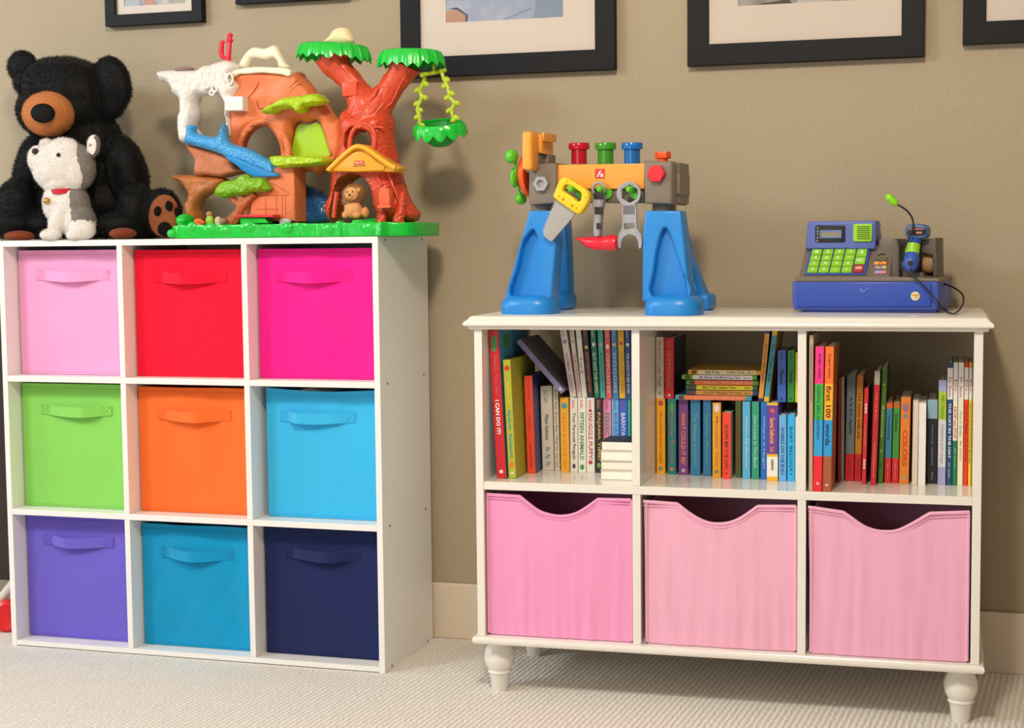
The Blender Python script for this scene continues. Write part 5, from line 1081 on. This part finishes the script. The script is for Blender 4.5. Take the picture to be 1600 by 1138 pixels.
# saw
def tool(name, label, c): return thing(name, label, 'toy tool', FW.m @ Matrix.Translation(c), 'toy tools hanging on the workbench')
ys = -.014; c0 = kp(472, 380, ys); c0 = (c0.x, ys, c0.z); saw = tool('toy_saw', 'toy handsaw with yellow handle and grey blade hanging on the workbench', c0)
def tp(name, me, m, par, o_, smooth=True): return wp(name, me, m, par, smooth, o_)
hl = tp('saw_handle', slab(ko([(393, 432), (402, 400), (425, 345), (442, 326), (462, 321), (485, 330), (530, 356), (575, 388), (596, 412), (600, 436), (590, 468), (562, 512), (540, 530), (520, 526), (470, 492), (420, 456)], ys, 3), ys-.012, ys+.010, .004, [ko([(448, 395), (462, 366), (484, 368), (520, 388), (548, 406), (554, 428), (546, 456), (528, 458), (510, 440), (488, 422), (466, 410)], ys, 3)]), plast('#f4cc14', .35), saw, c0)
b = MB()
for (u, v) in ((463, 341), (569, 434), (418, 428), (516, 497)): b.lathe([(.001, 0), (.0017, 0), (.0017, .0008), (.001, .0009)], n=12, mx=Matrix.Translation(kp(u, v, ys-.0118)) @ Matrix.Rotation(PI/2, 4, 'X'))
for (u, v) in ((441, 446), (492, 482)): b.ell(kp(u, v, ys-.011), (.0032, .0025, .0032), seg=12, ring=8)
tp('rivet', b.me(), plast('#b89010', .4), saw, c0)
bl = [(410, 452), (512, 526), (498, 548), (378, 686), (362, 684), (326, 652), (330, 632)]; A_ = np.array([330, 632.]); B2 = np.array([404, 452.]); te = []
for i in range(13):
    t0 = A_+(B2-A_)*i/13; t1 = A_+(B2-A_)*(i+.55)/13; te += [tuple(t0), (t1[0]-13, t1[1]-6)]
tp('saw_blade', slab(ko(bl+te[1:], ys), ys-.002, ys+.003, .0006), mat('#a6a4a2', .42), saw, c0)
# hammer
yh_ = .014; c1 = kp(640, 375, yh_); c1 = (c1.x, yh_, c1.z); ham = tool('toy_hammer', 'toy hammer with red head and striped grey handle hanging head down', c1)
b = MB(); rg = kp(643, 388, yh_); k = FW.px(930, 300, yh_)/3.67
b.tube([(rg.x+36*k*math.cos(a_), yh_, rg.z+36*k*math.sin(a_)) for a_ in np.linspace(0, 2*PI, 25)], 9*k, n=10, caps=False)
b.mesh(slab(ko([(612, 425), (624, 433), (645, 436), (670, 430), (684, 420), (676, 470), (664, 560), (658, 655), (622, 655), (622, 560), (614, 480), (608, 440)], yh_, 2), yh_-.012, yh_+.010, .005)); hh_ = tp('hammer_handle', b.me(), GY, ham, c1)
b = MB()
for (v0, v1, w0, w1) in ((405, 445, 28, 32), (490, 532, 25, 24), (582, 618, 15, 15)): b.prism(ko([(645-w0, v0), (645+w0, v0), (645+w1-2, v1), (645-w1+2, v1)], yh_-.012), yh_-.0136, yh_-.0115, bev=.0005)
tp('handle_stripe', b.me(), plast('#262524', .5), hh_, (0, 0, 0)) if False else tp('handle_stripe', b.me(), plast('#262524', .5), ham, c1)
b = MB(); P = [(512, 667, 3), (540, 676, 12), (575, 690, 29), (615, 697, 38), (655, 699, 41), (680, 699, 38), (690, 698, 41), (700, 696, 45), (735, 696, 46), (748, 696, 42), (753, 696, 34)]
b.tube([kp(u, v, yh_) for u, v, r_ in P], [r_*k for u, v, r_ in P], n=22); tp('hammer_head', b.me(), plast('#e81f38', .3), ham, c1)
# spanner
yw = .016; c2 = kp(812, 378, yw); c2 = (c2.x, yw, c2.z); wr = tool('toy_wrench', 'grey toy wrench with hexagonal ring end, rightmost tool on the workbench', c2)
cc = (818, 415); ring_ = [(cc[0]+70*math.cos(a_), cc[1]-70*math.sin(a_)) for a_ in np.linspace(-PI/2+.62, 1.5*PI-.62, 40)]
body = ring_+[(780, 480), (782, 560), (780, 610), (764, 640), (752, 675), (754, 715), (762, 728), (774, 724), (776, 690), (790, 664), (822, 646), (858, 660), (872, 690), (874, 725), (886, 732), (893, 716), (892, 670), (878, 640), (860, 612), (860, 560), (860, 480)]
hexh = [(cc[0]+6+52*math.cos(a_), cc[1]-52*math.sin(a_)) for a_ in np.arange(6)*PI/3+PI/6]
tp('wrench_body', slab(ko(body, yw), yw-.004, yw+.006, .0018, [ko(hexh, yw), ko([(790, 488), (850, 488), (850, 528), (790, 528)], yw), ko([(792, 586), (850, 586), (846, 612), (796, 620)], yw)]), GY, wr, c2)
b = MB(); b.tube([kp(cc[0]+63*math.cos(a_), cc[1]-63*math.sin(a_), yw-.004) for a_ in np.linspace(0, 2*PI, 33)], .0014, n=6, caps=False)
b.tube([kp(u, v, yw-.004) for u, v in ((781, 485), (784, 560), (782, 612), (762, 645), (757, 690), (762, 722))], .0013, n=6); b.tube([kp(u, v, yw-.004) for u, v in ((857, 485), (857, 560), (858, 612), (882, 645), (889, 690), (884, 726))], .0013, n=6)
tp('wrench_rim', b.me(), plast('#b4b4b8', .35), wr, c2)

# ------------------------------------------------------------------ toy cash register
FC = Frame((1.7525, -.246, 0), -.10)
cp = lambda u, v, yl: FC.at(1220+u/4.947, 290+v/4.947, yl)
co_ = lambda pts, yl, sm=0: (lambda P: [tuple(q) for q in catmull(P, sm)] if sm else P)(FC.out(pts, yl, off=(1220, 290), sc=4.947))
RB, RD, GT = plast('#3b57b4', .42), plast('#2a4bb0', .4), plast('#75695c', .5)
reg = thing('toy_cash_register', 'blue and taupe toy cash register with lime keys at the right end of the bookshelf', 'toy cash register', FC.m @ Matrix.Translation((0, 0, TZ)))
def cpt(name, me, m, par=reg, smooth=True, o_=(0, 0, TZ)): me.transform(Matrix.Translation((-o_[0], -o_[1], -o_[2]))); return link(name, me, m, par, smooth=smooth)
zl = lambda u, v, yl: cp(u, v, yl).z
b = MB(); P = co_([(86, 745), (1212, 742), (1222, 800), (1218, 940), (1195, 965), (100, 965), (86, 900)], 0); b.prism([(x, max(z, TZ+.004)) for x, z in P], .002, .205, bev=.004)
P = co_([(95, 950), (1205, 945), (1190, 985), (190, 992)], 0); b.prism([(x, max(z, TZ)) for x, z in P], .010, .20, bev=.002); cpt('drawer_base', b.me(), RB)
b = MB(); b.prism(co_([(122, 760), (1160, 755), (1160, 935), (122, 938)], 0), -.0025, .004, bev=.0015); dr = cpt('cash_drawer', b.me(), RD)
b = MB(); b.lathe([(.001, 0), (.0085, 0), (.0085, .001), (.001, .0012)], n=32, mx=Matrix.Translation(cp(1040, 855, -.0025)) @ Matrix.Rotation(PI/2, 4, 'X')); cpt('round_sticker', b.me(), mat('#e8ddc0', .5))
b = MB()
for P in ([(1005, 850), (1030, 838), (1070, 842), (1080, 852), (1040, 858)], [(1020, 866), (1050, 862), (1066, 870), (1040, 876)]): b.prism(co_(P, -.004), -.0041, -.0036)
cpt('sticker_print', b.me(), mat('#d0a030', .5))
b = MB(); b.tube([cp(615, 800, -.002), cp(640, 825, -.003), cp(682, 790, -.002)], .0022, n=8); cpt('drawer_pull', b.me(), plast('#5a78d0', .35))
zp = zl(600, 745, .0)
b = MB(); b.prism(co_([(112, 708), (840, 704), (1215, 716), (1232, 738), (1232, 748), (112, 748)], .004), .004, .205, bev=.003); cpt('top_plate', b.me(), GT)
# sloping body in profile, extruded across
xA, xB = cp(150, 600, .03).x, cp(720, 600, .03).x; xB2 = cp(865, 600, .03).x
def wedge(x0, x1, prof, bev=.003):
    me = slab([(y, z) for y, z in prof], x0, x1, bev); me.transform(Matrix(((0, 1, 0, 0), (1, 0, 0, 0), (0, 0, 1, 0), (0, 0, 0, 1))))
    q = bmesh.new(); q.from_mesh(me); bmesh.ops.recalc_face_normals(q, faces=q.faces); q.to_mesh(me); q.free(); return me
zk0, zk1 = zl(400, 706, .012), zl(400, 495, .075); zd1 = zl(400, 275, .10)
b = MB(); b.mesh(wedge(xA, xB2, [(.012, zk0-.004), (.012, zk0), (.078, zk1-.002), (.078, zk1+.006), (.150, zk1+.006), (.170, zk0-.004)])); cpt('console_body', b.me(), GT)
# keypad sloping plate
sl = math.atan2(zk1-zk0, .066); SM = Matrix.Translation((0, .012, zk0)) @ Matrix.Rotation(sl, 4, 'X')   # local: x across, y up the slope, z off it
Ls = math.hypot(.066, zk1-zk0)
kx0, kx1 = cp(195, 600, .03).x, cp(680, 600, .05).x
b = MB(); b.box(kx0, kx1, .004, Ls-.002, .0, .0035, bev=.0012, mx=SM); kpd = cpt('keypad_plate', b.me(), RB)
rows = [['1', '2', '3', '+', '='], ['4', '5', '6', '-', 'MC'], ['7', '8', '9', 'x', 'OPEN'], ['%', '0', '.', '/', '']]
kw = (kx1-kx0-.008)/5; kh = (Ls-.012)/4
for r_ in range(4):
    for c_ in range(5):
        if c_ == 4 and r_ == 3: continue
        x = kx0+.004+kw*c_; y = Ls-.006-kh*(r_+1); hh = kh
        if c_ == 4: hh = kh*1.33; y = Ls-.006-hh*(r_+1)
        ko_ = c_ == 4 and r_ == 2
        o_ = Matrix.Translation((x+kw/2, y+hh/2, .0035)); b = MB(); b.box(-kw/2+.0011, kw/2-.0011, -hh/2+.0010, hh/2-.0010, -.001, .0040, bev=.0014, seg=2)
        me = b.me(); me.transform(Matrix.Translation((0, 0, -TZ)) @ SM @ o_); key = link('key', me, plast('#b03038' if ko_ else '#8fd02c', .4), reg, smooth=True)
        s_ = rows[r_][c_]; tm = tmesh(s_, bold=.02); co3 = np.array([v.co[:] for v in tm.vertices]); lo_, hi_ = co3.min(0), co3.max(0); wd = kw*(.55 if len(s_) > 1 else .28); ht_ = hh*(.34 if s_ not in '-.' else .08)
        tm.transform(Matrix.Translation((0, 0, -TZ)) @ SM @ o_ @ Matrix.Translation((0, 0, .0041)) @ Matrix.Diagonal((wd/(hi_[0]-lo_[0]), ht_/(hi_[1]-lo_[1]), .02, 1)) @ Matrix.Translation((-(lo_[0]+hi_[0])/2, -(lo_[1]+hi_[1])/2, 0)))
        link('key_symbol', tm, mat('#f0f4e0', .5), key)
# display housing
b = MB(); P = co_([(190, 492), (192, 470), (205, 300), (212, 278), (728, 272), (738, 290), (735, 470), (728, 494)], .07); b.prism(P, .068, .125, bev=.004); b.prism(co_([(640, 285), (728, 276), (752, 470), (752, 500), (640, 500)], .09), .085, .150, bev=.004)
cpt('display_housing', b.me(), plast('#5a6cba', .42))
b = MB(); b.prism(co_([(266, 318), (276, 308), (490, 308), (498, 318), (498, 430), (488, 440), (276, 440), (266, 430)], .068), .0662, .0685, bev=.0006); cpt('display_panel', b.me(), mat('#141210', .3))
b = MB(); b.mesh(slab(co_([(302, 346), (470, 344), (470, 406), (302, 408)], .066), .0646, .0664, .0005, [co_([(316, 360), (456, 358), (456, 395), (316, 397)], .066)])); cpt('screen_bezel', b.me(), plast('#6a80c0', .4))
b = MB(); b.prism(co_([(316, 360), (456, 358), (456, 395), (316, 397)], .066), .0656, .0664); cpt('lcd_screen', b.me(), mat('#8f8a70', .3))
for i, ch in enumerate('TOTAL'):
    p_ = cp(284, 332+i*23.5, .0655); text('display_lettering', ch, Vector((p_.x, p_.y, p_.z-TZ)), .0032, .0036, mat('#e0d8d8', .5), reg, 'front', .03)
b = MB(); b.prism(co_([(562, 305), (572, 297), (700, 295), (710, 303), (706, 425), (698, 434), (570, 434), (560, 425)], .068), .0635, .069, bev=.0018); cpt('speaker_grille', b.me(), plast('#9ad82c', .38))
for i in range(7):
    b = MB(); v = 318+i*15.5; b.tube([cp(588, v, .0632), cp(690, v, .0632)], .0009, n=6); cpt('grille_slot', b.me(), mat('#4a6a18', .5))
# card reader column with stickers
b = MB(); b.mesh(wedge(cp(722, 600, .03).x, cp(868, 600, .05).x, [(.010, zk0), (.012, zl(780, 690, .012)), (.075, zl(780, 480, .075)), (.08, zl(780, 412, .08)), (.15, zl(780, 412, .08)), (.16, zk0)])); cpt('card_reader', b.me(), plast('#6c6258', .5))
for i, (v, c1_, c2__) in enumerate(((556, '#7a7a3a', '#5a5a2a'), (588, '#e0502a', '#f0c040'), (622, '#5a78b8', '#e8c060'), (658, '#8aa0d0', '#e07a80'))):
    b = MB(); yq = .052-.010*i; b.prism(co_([(726, v), (818, v-2), (816, v+22), (724, v+24)], yq-.008), yq-.0095, yq+.004); st_ = cpt('card_sticker', b.me(), mat(c1_, .5, 'blotch', c2=c2__, scale=90), smooth=False)
b = MB(); b.tube([cp(750, 545, .034), cp(775, 530, .034), cp(810, 532, .036)], .0012, n=6); cpt('card_slot', b.me(), mat('#1a1614', .6))
# scanner cradle on the right
b = MB(); b.prism(co_([(865, 420), (905, 412), (920, 470), (925, 715), (860, 712)], .03), .02, .15, bev=.003); b.prism(co_([(920, 560), (960, 640), (1010, 672), (1090, 670), (1100, 700), (1200, 715), (920, 715)], .02), .032, .15, bev=.003)
b.prism(co_([(1085, 420), (1210, 405), (1216, 712), (1180, 715), (1175, 540), (1085, 520)], .06), .05, .155, bev=.004); b.prism(co_([(920, 425), (1200, 408), (1210, 700), (925, 705)], .12), .12, .155, bev=.003); cpt('scanner_cradle', b.me(), plast('#5f554c', .5))
b = MB(); b.lathe([(.001, -.012), (.0125, -.012), (.0155, 0), (.0125, .012), (.001, .012)], n=28, mx=Matrix.Translation(cp(1145, 600, .075)) @ Matrix.Rotation(PI/2, 4, 'Y') @ Matrix.Diagonal((1.3, 1, 1, 1))); cpt('paper_roll', b.me(), mat('#b08a62', .6))
# microphone on its gooseneck
b = MB(); b.tube([cp(u, v, yl) for u, v, yl in bezier([(918, 668, .012), (925, 600, .008), (950, 510, .004), (985, 420, .004), (1012, 360, .008), (1024, 310, .010), (1016, 255, .012), (985, 205, .012), (945, 172, .012), (905, 150, .012)], 5)], .0019, n=8); cpt('gooseneck', b.me(), mat('#17151a', .5))
b = MB(); A_, B2 = cp(898, 146, .012), cp(828, 82, .012); d = B2-A_
b.tube([A_+d*t for t in (-.06, 0, .1, .3, .55, .8, 1.0, 1.12, 1.17)], [r_*.84 for r_ in (.0022, .0042, .0075, .0088, .0092, .0088, .0078, .005, .0015)], n=20)
for t in (.42, .58, .74): b.tube([A_+d*t, A_+d*(t+.02)], .0082, n=20)
cpt('microphone', b.me(), plast('#86d81c', .35))
# scanner lying in the cradle
c = cp(1030, 500, .03); so = (c.x, c.y, c.z); sc_ = thing('toy_scanner', 'blue toy barcode scanner with lime band and coiled black cord in the register cradle', 'toy scanner', FC.m @ Matrix.Translation(so))
spt = lambda n, me, m: cpt(n, me, m, sc_, True, so)
b = MB(); b.prism(co_([(968, 395), (960, 345), (975, 310), (1020, 298), (1085, 298), (1125, 312), (1140, 345), (1128, 398), (1080, 415), (1010, 415)], .03, 3), .025, .075, bev=.006); spt('scanner_head', b.me(), plast('#4a6a9a', .4))
b = MB(); b.prism(co_([(980, 378), (978, 350), (992, 328), (1040, 322), (1100, 326), (1120, 345), (1112, 378), (1045, 386)], .022, 3), .0225, .027, bev=.001); spt('scanner_label', b.me(), mat('#15120f', .4))
b = MB(); b.prism(co_([(992, 334), (1106, 332), (1106, 340), (992, 342)], .0218), .0217, .0226); b.prism(co_([(1046, 358), (1092, 357), (1090, 372), (1046, 373)], .0218), .0217, .0226); spt('label_stripe', b.me(), mat('#c87a70', .5))
k = FC.px(1430, 390, .02)/4.947; b = MB()
b.tube([cp(1045, 400, .045), cp(1030, 440, .034), cp(1022, 462, .030)], [50*k, 52*k, 54*k], n=24); spt('scanner_neck', b.me(), plast('#2f4fb0', .4))
b = MB(); b.tube([cp(1022, 458, .030), cp(1012, 545, .022)], [57*k, 54*k], n=24); spt('lime_band', b.me(), plast('#9ad828', .4))
b = MB(); b.tube([cp(1012, 540, .022), cp(1008, 580, .016), cp(1003, 620, .008), cp(1000, 630, .002), cp(999, 634, -.001)], [58*k, 62*k, 58*k, 40*k, 5*k], n=24); spt('scanner_grip', b.me(), plast('#3858b0', .4))
b = MB(); b.lathe([(.001, 0), (.0052, 0), (.0052, .002), (.001, .0022)], n=20, mx=Matrix.Translation(cp(1002, 600, -.0005)) @ Matrix.Rotation(PI/2, 4, 'X')); spt('grip_cap', b.me(), mat('#14181f', .5))
zg = TZ+.0036
b = MB(); pts = [cp(1002, 640, .0), cp(1025, 700, -.008), cp(1075, 745, -.014), cp(1125, 800, -.016), cp(1180, 862, -.017), cp(1225, 915, -.018)]
flo = [FC.atz(1220+u/4.947, 290+v/4.947, zg) for u, v in ((1268, 962), (1305, 984), (1345, 990))]
pts2 = pts+[Vector((q.x, q.y, zg)) for q in flo]+[cp(1385, 955, .02), cp(1410, 905, .035), cp(1408, 850, .05), cp(1370, 810, .07), cp(1320, 782, .08), cp(1270, 764, .09), cp(1235, 756, .10)]
b.tube(bezier(pts2, 6), .0017, n=8); spt('cord', b.me(), mat('#141216', .5))

# ------------------------------------------------------------------ toy at the far left, half hidden behind the organizer
c = FO.at(9, 960, -.16); tv = thing('push_toy', 'push toy with red wheel and slanting white bar at the far left', 'toy', Matrix.Translation((-.115, -.20, 0)))
b = MB(); wc = Frame((0, 0, 0)).at(9, 968, -.20); R_ = .037
b.lathe([(.001, -.014), (.020, -.014), (.030, -.017), (R_, -.012), (R_+.001, 0), (R_, .012), (.030, .017), (.020, .014), (.001, .014)], n=40, mx=Matrix.Translation((wc.x+.006, -.20, R_+.001)) @ Matrix.Rotation(math.radians(25), 4, 'Z') @ Matrix.Rotation(PI/2, 4, 'X'))
me = b.me(); me.transform(Matrix.Translation((.115, .20, 0))); link('wheel', me, plast('#e0161e', .3), tv, smooth=True)
b = MB(); w0 = Frame((0, 0, 0)); A_ = w0.at(-8, 948, -.185); B2 = w0.at(26, 905, -.185)
b.tube([A_, B2], .011, n=14); b.tube([A_+Vector((0, .0, 0)), Vector((wc.x-.02, -.185, .03))], .008, n=12); b.tube([Vector((wc.x-.03, -.178, R_)), Vector((wc.x+.012, -.178, R_))], .006); b.tube([B2, B2+Vector((.0, .0, -.075))], .007)
me = b.me(); me.transform(Matrix.Translation((.115, .20, 0))); link('frame_bar', me, mat('#d8d4d0', .35), tv, smooth=True)

ck = thing('cabinet', 'added dark box standing in for shaded wall at the far left beside the cube organizer', 'cabinet', Matrix.Translation((-.30, -.13, 0)))  # added dark legged box, its colour stands in for shade on the wall
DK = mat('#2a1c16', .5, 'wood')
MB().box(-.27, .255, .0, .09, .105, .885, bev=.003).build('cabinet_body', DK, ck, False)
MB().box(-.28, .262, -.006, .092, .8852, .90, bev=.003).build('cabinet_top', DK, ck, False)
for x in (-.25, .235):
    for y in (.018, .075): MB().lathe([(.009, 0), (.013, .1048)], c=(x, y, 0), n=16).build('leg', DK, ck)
